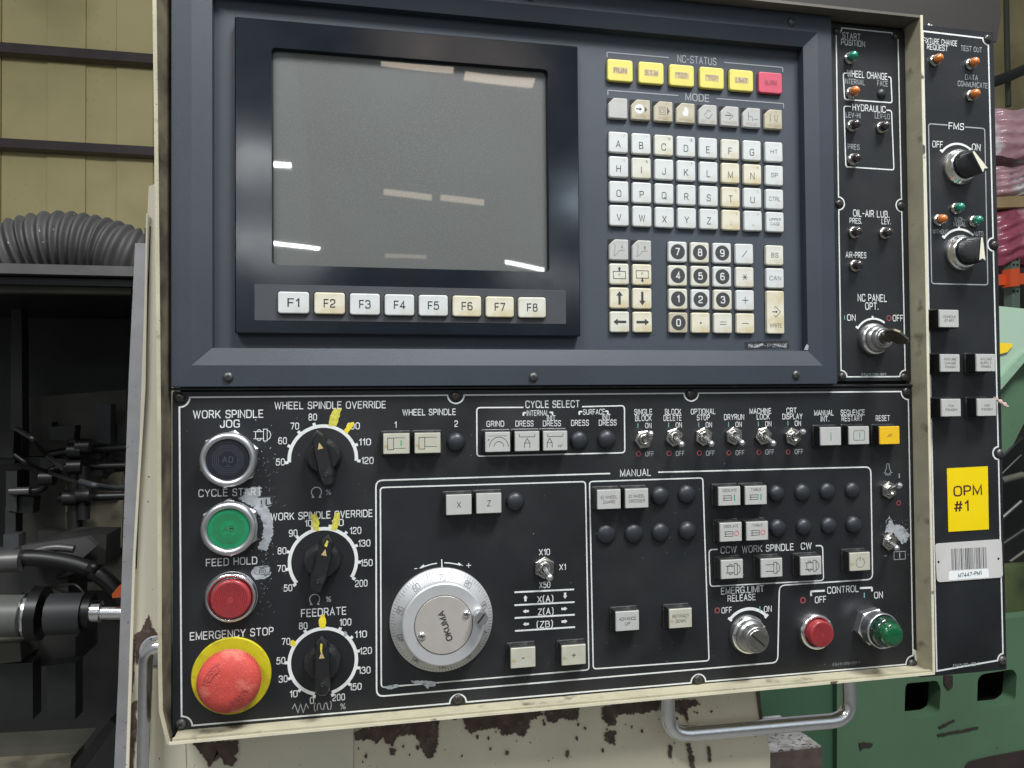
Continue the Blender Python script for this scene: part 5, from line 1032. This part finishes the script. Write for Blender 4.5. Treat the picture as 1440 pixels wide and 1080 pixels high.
wobj('worn_edge', wpoly(MB(), [(1063.5, 972), (1068.4, 972), (1072.5, 1012), (1069, 1012)], YS + 0.004, 0.001), rust, std)
rim_m = mat('chipped_rim', (0.42, 0.37, 0.28), 0.6, var=0.4, vscale=150)
def peel(pts, amp=2.2, step=6, seed=1, Y=YS - 0.0012, m=rust, name='peeled_patch'):
    amp *= 1.25; step *= 0.55
    rg_ = ragged(pts, amp, step, seed); cx = sum(p[0] for p in rg_) / len(rg_); cy = sum(p[1] for p in rg_) / len(rg_)
    o = wobj(name, wpoly(MB(), rg_, Y, 0.0008), m, std)
    rim = []
    for x_, y_ in rg_: d_ = math.hypot(x_ - cx, y_ - cy) or 1; rim.append((x_ + (x_ - cx) / d_ * 1.0 + 0.2, y_ + (y_ - cy) / d_ * 1.0 + 0.3))
    wobj('paint_rim', wpoly(MB(), rim, Y + 0.0005, 0.0004), rim_m, o)
peel([(208.5, 865), (212, 880), (217, 887), (221, 892), (227, 893), (226, 905), (205, 915), (200, 940), (190.5, 930), (190, 892), (198, 888)], 1.0, 4, 1)
peel([(184.5, 990), (192.5, 985), (190, 1010), (193, 1025), (189, 1050), (187, 1085), (179.5, 1085), (181, 1040)], 1.0, 6, 2)
peel([(186.5, 900), (190, 898), (188, 960), (185, 980), (183.5, 960)], 0.7, 5, 3)
peel([(271, 1045), (334, 1042), (334.5, 1057), (328, 1063), (333, 1068), (326, 1078), (316, 1076), (309, 1064), (303, 1054), (308, 1064), (294, 1079), (288, 1066), (280, 1056)], 1.2, 5, 4)
peel([(499, 1028), (560, 1016), (640, 1003), (642, 1012), (618, 1012), (617, 1034), (613, 1057), (605, 1066), (597, 1062), (588, 1040), (580, 1032), (568, 1034), (558, 1036), (552, 1050), (545, 1046), (538, 1036), (530, 1046), (520, 1040), (500, 1042)], 1.8, 4, 5, YS + 0.004)
peel([(640, 1006), (690, 996), (760, 988), (762, 1006), (745, 1014), (741, 1030), (736, 1038), (722, 1030), (708, 1034), (700, 1022), (680, 1026), (670, 1028), (664, 1033), (656, 1026), (652, 1012)], 1.8, 4, 6, YS + 0.004)
peel([(764, 996), (816, 988), (812, 1014), (790, 1010), (782, 1016), (770, 1014)], 1.5, 4, 7, YS + 0.004)
peel([(846, 996), (870, 990), (928, 984), (926, 998), (900, 1003), (868, 1004), (866, 1020), (856, 1022), (848, 1012)], 1.6, 4, 8, YS + 0.004)
peel([(851, 1030), (866, 1028), (864, 1048), (852, 1042)], 1.4, 4, 9, YS + 0.004)
peel([(948, 986), (975, 984), (985, 990), (966, 996), (968, 1018), (962, 1006), (950, 1000)], 1.3, 4, 10, YS + 0.004)
peel([(965, 1046), (971, 1046), (978, 1080), (972, 1092), (970, 1068)], 1.2, 4, 11, YS + 0.004)
peel([(941, 1048), (946, 1050), (944, 1066), (940, 1064)], 0.8, 3, 12, YS + 0.004); peel([(995, 1050), (998, 1050), (1001, 1070), (997, 1072)], 0.8, 3, 13, YS + 0.004)
rnd = random.Random(21)
for i in range(38):   # small separate flakes
    cx = rnd.uniform(500, 1040); cy = 1030 - (cx - 500) * 0.075 + abs(rnd.gauss(0, 26)); r_ = rnd.uniform(0.6, 2.6)
    if cy > 1078: continue
    pts_ = [(cx + r_ * rnd.uniform(0.5, 1.2) * math.cos(t), cy + r_ * rnd.uniform(0.6, 1.9) * math.sin(t)) for t in [k * 1.05 for k in range(6)]]
    wobj('peeled_patch', wpoly(MB(), pts_, YS + 0.0042, 0.0006), rust, std)
peel([(548, 1052), (557, 1054), (554, 1062), (549, 1061)], 0.8, 3, 14, YS + 0.004); peel([(712, 1056), (715, 1057), (714, 1062), (711, 1061)], 0.5, 3, 15, YS + 0.004); peel([(796, 1057), (800, 1055), (799, 1066), (796, 1064)], 0.5, 3, 16, YS + 0.004)
grey_sheet = thing('machine_door_edge', 'speckled grey steel edge of the machine door left of the cream stand', 'door edge', face=False)
wobj('edge_sheet', wpoly(MB(), [(190, 342), (212, 342), (212, 1090), (160, 1090), (166, 960), (181, 530)], 0.12, 0.02), galv, grey_sheet)

# ================================================================== BACKGROUND, LEFT: building wall, hose, machine interior
wall_y = mat('wall_cream', (0.50, 0.435, 0.215), 0.6, var=0.12, vscale=1.6, col2=(0.31, 0.25, 0.12), patch=(0.9, 0.48, 0.2), speck=(40, 0.70, (0.4, 0.34, 0.2)))
purlin_m = mat('purlin_brown', (0.045, 0.032, 0.034), 0.6, var=0.3, vscale=5)
YW = 5.0
bw = bpy.data.objects.new('building_wall', None); C.objects.link(bw); bw['kind'] = 'structure'
def lat(px, py): return at(px, py, YW)
x_l, x_r = at(-260, 0, YW).x, at(330, 0, YW).x; z_t, z_b = 4.5, -1.4
edges = sorted([at(a, 200, YW).x for a in (-260, -200, -140, -70, 0, 66, 120, 163, 215, 270, 330)])
for i in range(len(edges) - 1):
    a, b_ = edges[i], edges[i + 1]; mb = MB(); d0 = 0.0 if i % 2 else 0.014
    mb.box(a + (0.004 if i % 3 == 1 else 0.0008), b_ - 0.0008, YW + d0, YW + 0.08, z_b, z_t); wobj('wall_panel', mb, wall_y, bw)
wobj('panel_backing', MB().box(x_l, x_r, YW + 0.085, YW + 0.1, z_b, z_t), slot_m, bw)
def beam(p, q, hgt, dep, name, m, parent):
    p, q = Vector(p), Vector(q); mb = MB()
    def rg(c): return [(c.x, c.y, c.z - hgt / 2), (c.x, c.y + dep, c.z - hgt / 2), (c.x, c.y + dep, c.z + hgt / 2), (c.x, c.y, c.z + hgt / 2)]
    mb.loft([rg(p), rg(q)], True, True); return wobj(name, mb, m, parent)
for (a, b_, t) in (((0, 65.5), (214, 82), 0.062), ((0, 200), (214, 212), 0.058)):
    p, q = at(*a, YW - 0.12), at(*b_, YW - 0.12); d = (q - p); p = p - d * 1.2; q = q + d * 0.6
    g = bpy.data.objects.new('wall_girt', None); C.objects.link(g); g['label'] = 'dark brown wall girt, %s of the two' % ('upper' if t > 0.06 else 'lower'); g['category'] = 'steel beam'
    beam(p, q, t, 0.1, 'girt_web', purlin_m, g)
# corrugated hose
hs = thing('corrugated_hose', 'fat grey corrugated hose lying on top of the machine', 'hose', face=False)
hose_m = mat('hose_grey', (0.036, 0.036, 0.034), 0.6, var=0.25, vscale=30, speck=(120, 0.72, (0.4, 0.4, 0.4)))
YH = 0.62
cpts = [at(-120, 440, YH), at(-60, 392, YH + 0.02), at(0, 366, YH), at(50, 352, YH), at(90, 347, YH), at(140, 353, YH), at(190, 368, YH), at(260, 392, YH + 0.03)]
def catmull(P_, n=16):
    out = []; Q = [P_[0]] + P_ + [P_[-1]]
    for i in range(1, len(Q) - 2):
        for k in range(n):
            t = k / n; a, b_, c, d = Q[i - 1], Q[i], Q[i + 1], Q[i + 2]
            out.append(0.5 * ((2 * b_) + (c - a) * t + (2 * a - 5 * b_ + 4 * c - d) * t * t + (3 * b_ - a - 3 * c + d) * t ** 3))
    return out + [P_[-1]]
cp = catmull(cpts, 64); L_ = 0; rad = []
for i, p in enumerate(cp):
    if i: L_ += (p - cp[i - 1]).length
    rad.append(0.052 + 0.0034 * math.cos(2 * PI * L_ / 0.0142) - 0.010 * max(0, (i / len(cp)) - 0.6))
wobj('hose_wall', MB().tube(cp, rad, 28), hose_m, hs)
# machine enclosure interior
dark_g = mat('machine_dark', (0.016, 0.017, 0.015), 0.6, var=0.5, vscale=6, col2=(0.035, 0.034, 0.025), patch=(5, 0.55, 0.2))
olive_d = mat('machine_olive', (0.075, 0.074, 0.056), 0.6, var=0.5, vscale=7, col2=(0.04, 0.04, 0.03), patch=(6, 0.5, 0.2))
steel_d = mat('steel_dull', (0.11, 0.11, 0.105), 0.4, 0.6, var=0.3, vscale=20)
rubber = mat('pipe_black', (0.008, 0.008, 0.0075), 0.4, var=0.4, vscale=20)
grey_ox = mat('oxide_grey', (0.035, 0.038, 0.040), 0.5, var=0.2, vscale=20)
mc_ = thing('grinding_machine', 'dark open grinding machine bay with spindle, pipes and greasy walls left of the console', 'machine', face=False)
Yi, Yb_ = 0.30, 1.0
# top frame, bay walls
p, q = at(-160, 392, Yi + 0.2), at(214, 400, Yi + 0.2)
wobj('top_rail', MB().box(p.x, q.x, Yi + 0.2, 0.9, at(0, 378, Yi + 0.2).z - 0.006, at(0, 370, Yi + 0.2).z), steel_d, mc_)
wobj('front_rail', wpoly(MB(), [(-160, 392), (186, 397), (184, 413), (-160, 409)], Yi + 0.24, 0.02), olive_d, mc_)
z0_, z1_ = at(0, 1150, 0.5).z - 0.1, at(0, 378, Yi + 0.2).z - 0.008
wobj('bay_back', MB().box(at(-260, 0, Yb_).x, at(300, 0, Yb_).x, Yb_, Yb_ + 0.02, z0_ - 0.3, z1_ ), dark_g, mc_)
wobj('bay_roof', MB().box(at(-260, 0, Yb_).x, at(300, 0, Yb_).x, 0.52, Yb_, z1_ - 0.01, z1_), rubber, mc_)
wobj('bay_side', MB().box(at(203, 600, 0.16).x, at(203, 600, 0.16).x + 0.02, 0.16, Yb_, z0_ - 0.3, z1_), dark_g, mc_)
def slab(name, pts, Y, m, th=0.03): return wobj(name, wpoly(MB(), pts, Y, th), m, mc_)
slab('back_panel', [(28, 560), (178, 548), (176, 830), (30, 830)], 0.93, olive_d, 0.03)
slab('pale_panel', [(92, 664), (174, 664), (171, 770), (92, 776)], 0.90, mat('greasy_cream', (0.17, 0.155, 0.11), 0.5, var=0.5, vscale=14, col2=(0.06, 0.055, 0.04), patch=(14, 0.5, 0.15)), 0.02)
slab('pale_panel', [(0, 800), (70, 800), (70, 848), (0, 848)], 0.88, MATS['greasy_cream'], 0.02)
slab('pale_panel', [(122, 668), (172, 664), (170, 692), (122, 696)], 0.88, MATS['greasy_cream'], 0.01)
slab('corner_post', [(16, 420), (30, 420), (32, 700), (14, 700)], 0.85, grey_ox)
slab('block', [(0, 780), (90, 752), (150, 752), (148, 792), (96, 800), (96, 850), (0, 852)], 0.70, dark_g, 0.08)
slab('cover_plate', [(30, 768), (122, 756), (136, 768), (110, 790), (34, 796)], 0.66, steel_d, 0.02)
slab('slide_block', [(-60, 908), (28, 904), (30, 930), (-60, 940)], 0.5, olive_d, 0.12)
slab('slide_block', [(28, 900), (106, 896), (106, 934), (34, 938)], 0.56, dark_g, 0.1)
for a, b_ in ((-60, 46), (66, 106)): slab('bellows_cover', [(a, 936), (b_, 932), (b_, 1012), (a, 1014)], 0.5, mat('cover_slate', (0.020, 0.022, 0.022), 0.5, var=0.2, vscale=20) if a < 0 else MATS['cover_slate'], 0.03)
slab('lower_ledge', [(-60, 1056), (118, 1046), (92, 1076), (-60, 1090)], 0.42, olive_d, 0.05)
slab('floor_plate', [(-60, 1078), (100, 1068), (96, 1110), (-60, 1120)], 0.40, MATS['greasy_cream'], 0.05)
slab('diagonal_arm', [(155, 1012), (162, 1018), (118, 1082), (98, 1082)], 0.36, rubber, 0.03)
def pipe(name, pts, r, m, rad_=0.015): 
    q = [at(a, b_, Y) for a, b_, Y in pts]; return wobj(name, MB().tube(rounded3(q, rad_) if len(q) > 2 else q, r, 12), m, mc_)
pipe('pipe', [(15, 690, 0.8), (62, 690, 0.8), (67, 660, 0.8), (90, 657, 0.8), (190, 654, 0.8)], 0.0062, rubber)
pipe('pipe', [(66, 640, 0.82), (100, 634, 0.82), (190, 628, 0.82)], 0.0075, rubber); pipe('pipe', [(84, 700, 0.8), (190, 697, 0.8)], 0.0075, rubber)
pipe('pipe', [(14, 691, 0.79), (42, 690, 0.79)], 0.0068, steel_d); pipe('pipe', [(106, 618, 0.79), (106, 742, 0.79)], 0.012, rubber)
pipe('pipe', [(118, 655, 0.78), (118, 730, 0.78)], 0.010, rubber)
pipe('bore_hose', [(-20, 792, 0.55), (40, 782, 0.55), (110, 792, 0.55), (150, 812, 0.55), (178, 850, 0.55)], 0.012, rubber, 0.03)
pipe('hose_collar', [(-10, 790, 0.54), (30, 788, 0.54)], 0.016, steel_d)
pipe('bore_hose', [(34, 782, 0.56), (70, 768, 0.56), (104, 772, 0.56)], 0.006, steel_d, 0.02)
rnd = random.Random(11)
for i in range(26):   # valves, brackets, junction boxes and castings on the back of the bay
    cx, cy, w_, h_ = rnd.uniform(0, 172), rnd.uniform(600, 900), rnd.uniform(6, 26), rnd.uniform(8, 34)
    slab(rnd.choice(['bracket', 'junction_box', 'valve_block', 'casting']), [(cx - w_, cy - h_ + rnd.uniform(-3, 3)), (cx + w_, cy - h_), (cx + w_ * 0.9, cy + h_), (cx - w_, cy + h_ * 0.9)], rnd.uniform(0.74, 0.90), rnd.choice([dark_g, dark_g, rubber, grey_ox]), 0.03)
for i in range(6):   # hoses and cables
    x0_, y0_ = rnd.uniform(-10, 120), rnd.uniform(600, 880); q_ = [(x0_, y0_, 0.7)]
    for k in range(3): q_.append((q_[-1][0] + rnd.uniform(15, 40), q_[-1][1] + rnd.uniform(-12, 26), rnd.uniform(0.62, 0.78)))
    pipe('cable', q_, rnd.uniform(0.002, 0.005), rnd.choice([rubber, rubber, rubber, grey_ox]), 0.012)
for cx, cy in ((106, 634), (106, 656), (118, 697), (100, 700), (118, 628), (67, 672)):
    a_ = at(cx, cy, 0.775); wobj('pipe_fitting', MB().tube([a_ + Vector((-0.011, 0, 0)), a_ + Vector((0.011, 0, 0))], 0.0135, 8), rubber, mc_)
# spindle: body, flange, wheel hub, polished shaft (axis runs left to right)
pipe('spindle_body', [(-60, 866, 0.45), (33, 866, 0.45)], 0.0275, mat('spindle_grey', (0.13, 0.135, 0.12), 0.45, 0.2, var=0.2, vscale=25))
pipe('spindle_flange', [(38, 863, 0.46), (44, 863, 0.46)], 0.030, chrome); pipe('wheel_disc', [(46, 862, 0.455), (62, 862, 0.455)], 0.036, rubber)
pipe('wheel_hub', [(70, 864, 0.455), (119, 862, 0.455)], 0.0275, grey_ox); pipe('shaft_collar', [(119, 860, 0.455), (130, 860, 0.455)], 0.023, rubber)
pipe('polished_shaft', [(124, 860, 0.45), (142, 860, 0.45)], 0.0145, chrome); pipe('polished_shaft', [(142, 861, 0.45), (200, 861, 0.45)], 0.010, chrome)
slab('orange_guard', [(157, 836), (167, 824), (172, 822), (172, 840), (158, 841)], 0.44, mat('orange_plastic', (0.55, 0.10, 0.02), 0.5), 0.01)

# ================================================================== BACKGROUND, RIGHT
green_m = mat('machine_green', (0.068, 0.135, 0.075), 0.5, var=0.16, vscale=5, col2=(0.03, 0.055, 0.028), patch=(5, 0.60, 0.15), bump=0.2, bscale=300, speck=(40, 0.76, (0.03, 0.03, 0.02)))
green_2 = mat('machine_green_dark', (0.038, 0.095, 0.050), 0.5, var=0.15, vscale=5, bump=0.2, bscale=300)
gb = thing('cast_machine_bed', 'green painted cast machine base with square openings behind the console', 'machine', face=False)
YG = 0.55
# front sheet built round its two square openings and one small one
holes = [[(1275, 961), (1318, 957), (1323, 968), (1321, 1001), (1312, 1007), (1276, 1011), (1272, 1000), (1273, 968)],
         [(1381, 948), (1424, 941), (1430, 948), (1428, 984), (1418, 992), (1380, 996), (1374, 988), (1375, 955)]]
outer = [(1177, 900), (1500, 860), (1560, 1120), (1177, 1120)]
import bmesh
def holed(name, outer, holes, Y, th, m, parent):
    bm = bmesh.new(); es = []
    for loop in [outer] + holes:
        loop = loop if loop is outer else [q for q in loop]
        pts = [at(a, b_, Y) for a, b_ in loop]
        if loop is not outer: pts = [Vector((p[0], Y, p[1])) for p in rounded([(p.x, p.z) for p in pts], 0.006)]
        vs_ = [bm.verts.new(p) for p in pts]
        es += [bm.edges.new((vs_[i], vs_[(i + 1) % len(vs_)])) for i in range(len(vs_))]
    bmesh.ops.triangle_fill(bm, edges=es, use_beauty=True, use_dissolve=False, normal=(0, -1, 0))
    # the fill closes the openings' outline too: keep only faces outside every opening
    g = bmesh.ops.extrude_face_region(bm, geom=bm.faces[:])
    bmesh.ops.translate(bm, verts=[v for v in g['geom'] if isinstance(v, bmesh.types.BMVert)], vec=(0, th, 0))
    bmesh.ops.recalc_face_normals(bm, faces=bm.faces)
    me = bpy.data.meshes.new(name); bm.to_mesh(me); bm.free(); return obj(name, me, m, parent)
holed('front_casting', outer, holes, YG, 0.03, green_m, gb)
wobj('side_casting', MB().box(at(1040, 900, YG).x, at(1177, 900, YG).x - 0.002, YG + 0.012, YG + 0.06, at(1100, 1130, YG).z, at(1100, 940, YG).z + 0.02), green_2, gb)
for k, h_ in enumerate(holes):
    xs = [at(a, b_, YG) for a, b_ in h_]; mb = MB(); x0_, x1_ = min(p.x for p in xs) - .01, max(p.x for p in xs) + .01; z0, z1 = min(p.z for p in xs) - .01, max(p.z for p in xs) + .01
    rg = lambda Y: [(x0_, Y, z0), (x1_, Y, z0), (x1_, Y, z1), (x0_, Y, z1)]
    wobj('opening_box', mb.loft([rg(YG + 0.031), rg(YG + 0.20)], False, True), mat('hole_dark', (0.02, 0.013, 0.011), 0.8, var=0.4, vscale=20) if k == 0 else MATS['hole_dark'], gb)
wobj('drain_hole', wpoly(MB(), [(1328, 950), (1340, 950), (1340, 966), (1334, 970), (1328, 962)], YG - 0.003, 0.002), MATS['hole_dark'], gb)
wobj('foot_recess', wpoly(MB(), rounded([(1355, 1086), (1362, 1072), (1395, 1064), (1470, 1050), (1470, 1120), (1355, 1120)], 6), YG - 0.004, 0.003), MATS['hole_dark'], gb)
for q in ([(1208, 1045), (1216, 1044), (1228, 1046), (1226, 1050), (1214, 1052), (1210, 1056)], [(1320, 1022), (1342, 1012), (1343, 1014), (1322, 1025)], [(1318, 1033), (1376, 1022), (1376, 1025), (1320, 1036)]):
    wobj('scratch', wpoly(MB(), ragged(q, 0.7, 4, 3), YG - 0.002, 0.001), MATS['hole_dark'], gb)
# steel block beside the stand
bl = thing('steel_block', 'rough grey steel block beside the cream stand', 'block', face=False)
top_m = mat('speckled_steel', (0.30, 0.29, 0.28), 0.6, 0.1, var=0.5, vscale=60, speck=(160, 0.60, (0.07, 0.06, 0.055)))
A, B_ = at(1078, 1056, 0.40), at(1156, 1053, 0.40)
zt = (A.z + B_.z) / 2
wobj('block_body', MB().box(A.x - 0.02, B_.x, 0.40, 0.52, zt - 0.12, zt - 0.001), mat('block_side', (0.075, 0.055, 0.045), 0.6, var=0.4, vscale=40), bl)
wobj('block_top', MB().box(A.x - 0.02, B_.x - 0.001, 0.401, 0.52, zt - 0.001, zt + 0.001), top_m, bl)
# mossy machine side, dark gearing, pale green cover
gm = thing('green_machine', 'green machine with a pale cover right of the side control box', 'machine', face=False)
wobj('mossy_panel', wpoly(MB(), [(1380, 800), (1520, 790), (1520, 900), (1380, 930)], YG + 0.10, 0.03), mat('mossy_green', (0.055, 0.075, 0.025), 0.6, var=0.5, vscale=8, col2=(0.02, 0.03, 0.012), patch=(9, 0.5, 0.2)), gm)
wobj('dark_cavity', wpoly(MB(), [(1380, 560), (1540, 560), (1540, 830), (1380, 830)], YG + 0.30, 0.03), rubber, gm)
pale = mat('pale_green', (0.30, 0.42, 0.32), 0.5, var=0.08, vscale=4, speck=(60, 0.75, (0.2, 0.3, 0.22)))
wobj('pale_cover', wpoly(MB(), [(1380, 428), (1540, 444), (1540, 440), (1540, 470), (1440, 497), (1405, 534), (1380, 560)], YG + 0.06, 0.03), pale, gm)
wobj('cover_lip', wpoly(MB(), [(1380, 536), (1405, 533), (1440, 496), (1540, 470), (1540, 490), (1440, 510), (1412, 543), (1400, 556), (1380, 556)], YG + 0.05, 0.02), mat('lip_green', (0.22, 0.34, 0.24), 0.5, var=0.1), gm)
wobj('green_side', wpoly(MB(), [(1380, 545), (1412, 543), (1440, 510), (1540, 488), (1540, 590), (1445, 585), (1425, 625), (1408, 640), (1380, 640)], YG + 0.08, 0.03), green_m, gm)
for i, (a, b_, w_) in enumerate([((1400, 650), (1436, 615), 7), ((1395, 680), (1436, 640), 5), ((1408, 676), (1438, 668), 12), ((1396, 740), (1436, 705), 6), ((1400, 772), (1445, 742), 8), ((1420, 790), (1448, 770), 5)]):
    p, q = at(*a, YG + 0.14), at(*b_, YG + 0.14); wobj('linkage_rod', MB().tube([p, q], w_ * 0.0006, 10), [steel_d, rubber, olive_d][i % 3], gm)
for px, py in ((1417, 889), (1404, 640)): wobj('bolt_hole', wpoly(MB(), [(px + 4 * math.cos(t), py + 4 * math.sin(t)) for t in [k * PI / 5 for k in range(10)]], YG + 0.095 if py > 700 else YG + 0.07, 0.002), slot_m, gm)
wl = thing('warning_label', 'small yellow triangular warning label on the pale green cover', 'label', face=False)
wobj('label_sheet', wpoly(MB(), [(1398, 481.5), (1424, 483), (1424, 486), (1417, 495), (1404, 498.5), (1398, 497)], YG + 0.055, 0.001), mat('label_yellow', (0.75, 0.52, 0.02), 0.5), wl)
# pallet rack
YR_ = 2.6
rk = thing('pallet_rack', 'pallet rack with an orange beam and a green perforated upright', 'rack', face=False)
or_m = mat('rack_orange', (0.72, 0.10, 0.025), 0.45, var=0.1, vscale=5); up_m = mat('rack_green', (0.12, 0.17, 0.13), 0.5, var=0.1, vscale=6)
wobj('beam', wpoly(MB(), [(1380, 387), (1520, 380), (1520, 396), (1380, 402)], YR_, 0.05), or_m, rk)
wobj('beam_connector', wpoly(MB(), [(1421, 378), (1434, 377), (1434, 402), (1421, 403)], YR_ - 0.03, 0.05), or_m, rk)
wobj('upright', wpoly(MB(), [(1422.5, 342), (1434, 341), (1434.5, 460), (1423.5, 460)], YR_ + 0.03, 0.05), up_m, rk)
mb = MB()
for i in range(9):
    for dx in (-2.6, 2.8):
        cx, cy = 1428.6 + dx, 350 + i * 7.4
        if 376 < cy < 404: continue
        wpoly(mb, [(cx - 1, cy - 1.4), (cx + 1, cy - 1.4), (cx + 1, cy + 1.4), (cx - 1, cy + 1.4)], YR_ + 0.026, 0.003)
wobj('upright_slots', mb, slot_m, rk, kind='stuff')
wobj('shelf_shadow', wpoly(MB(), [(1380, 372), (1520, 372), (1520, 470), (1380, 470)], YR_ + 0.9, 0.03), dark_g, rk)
# wrapped bundles on it
wrap1 = mat('pink_film', (0.52, 0.30, 0.34), 0.3, var=0.25, vscale=7, col2=(0.85, 0.82, 0.84), patch=(6, 0.50, 0.10), coat=0.6)
wrap2 = mat('crimson_film', (0.34, 0.07, 0.12), 0.3, var=0.3, vscale=8, col2=(0.62, 0.36, 0.42), patch=(7, 0.50, 0.15), coat=0.6)
def bundle(y0, y1, m, lab, seed, xl_=1397):
    o = thing('wrapped_bundle', lab, 'bundle', 'wrapped bundles stacked on the rack', face=False); rnd = random.Random(seed)
    p, q = at(xl_, y0, YR_), at(1520, y1, YR_); mb = MB(); nx_, nz_ = 30, 16; v = []
    for j in range(nz_ + 1):
        for i in range(nx_ + 1):
            u, w_ = i / nx_, j / nz_
            v.append((p.x + (q.x - p.x) * u, YR_ + 0.06 * ((2 * w_ - 1) ** 4) + 0.10 * max(0, 0.15 - u) / 0.15 + 0.016 * math.sin(9 * w_ * PI + 5 * math.sin(4 * u + seed)) + rnd.uniform(-.006, .006), q.z + (p.z - q.z) * w_ + 0.01 * math.sin(12 * u + seed)))
    mb.add(v, [(j * (nx_ + 1) + i, j * (nx_ + 1) + i + 1, (j + 1) * (nx_ + 1) + i + 1, (j + 1) * (nx_ + 1) + i) for j in range(nz_) for i in range(nx_)], True)
    mb.box(p.x + 0.1, q.x, YR_ + 0.12, YR_ + 0.7, q.z, p.z)
    wobj('film_wrap', mb, m, o); return o
bundle(143, 222, wrap1, 'upper white and pink film wrapped bundle', 1); bundle(226, 276, wrap1, 'middle thin pink film wrapped bundle', 2)
bundle(290, 372, wrap2, 'lowest crimson film wrapped bundle above the orange beam', 3)
cb = thing('cardboard_layer', 'brown cardboard layer between the wrapped bundles', 'cardboard', face=False)
wobj('cardboard_sheet', wpoly(MB(), [(1398, 277), (1520, 272), (1520, 288), (1400, 292)], YR_ + 0.02, 0.5), mat('cardboard', (0.36, 0.26, 0.13), 0.8, var=0.2, vscale=5), cb)
wobj('far_wall', wpoly(MB(), [(1330, -120), (1640, -120), (1640, 480), (1330, 480)], 4.2, 0.1), mat('wall_olive', (0.32, 0.27, 0.13), 0.7, var=0.35, vscale=2.5), None, kind='structure')
pp = thing('wall_pipes', 'dark pipe and stand against the far wall above the wrapped bundles', 'pipe', face=False)
wobj('pipe_run', MB().tube([at(1390, 118, 3.6), at(1418, 108, 3.6), at(1480, 80, 3.6)], 0.035, 10), rubber, pp)
wobj('pipe_stand', MB().tube([at(1415, 0, 3.7), at(1416, 60, 3.7), at(1418, 150, 3.7)], 0.018, 8), mat('stand_green', (0.05, 0.06, 0.035), 0.6), pp)
hb_ = thing('overhead_duct', 'dark steel duct above the console', 'duct', face=False)
wobj('duct_casing', wpoly(MB(), [(640, -160), (1384, -160), (1408, 20), (1402, 58), (1296, 60), (640, 60)], 0.35, 0.3), mat('duct_dark', (0.020, 0.017, 0.015), 0.5, var=0.3, vscale=5), hb_)
wobj('floor', MB().add([(-14, -12, -1.42), (14, -12, -1.42), (14, 14, -1.42), (-14, 14, -1.42)], [(0, 1, 2, 3)]), mat('floor_concrete', (0.16, 0.16, 0.15), 0.6, var=0.2, vscale=1), None, kind='structure')
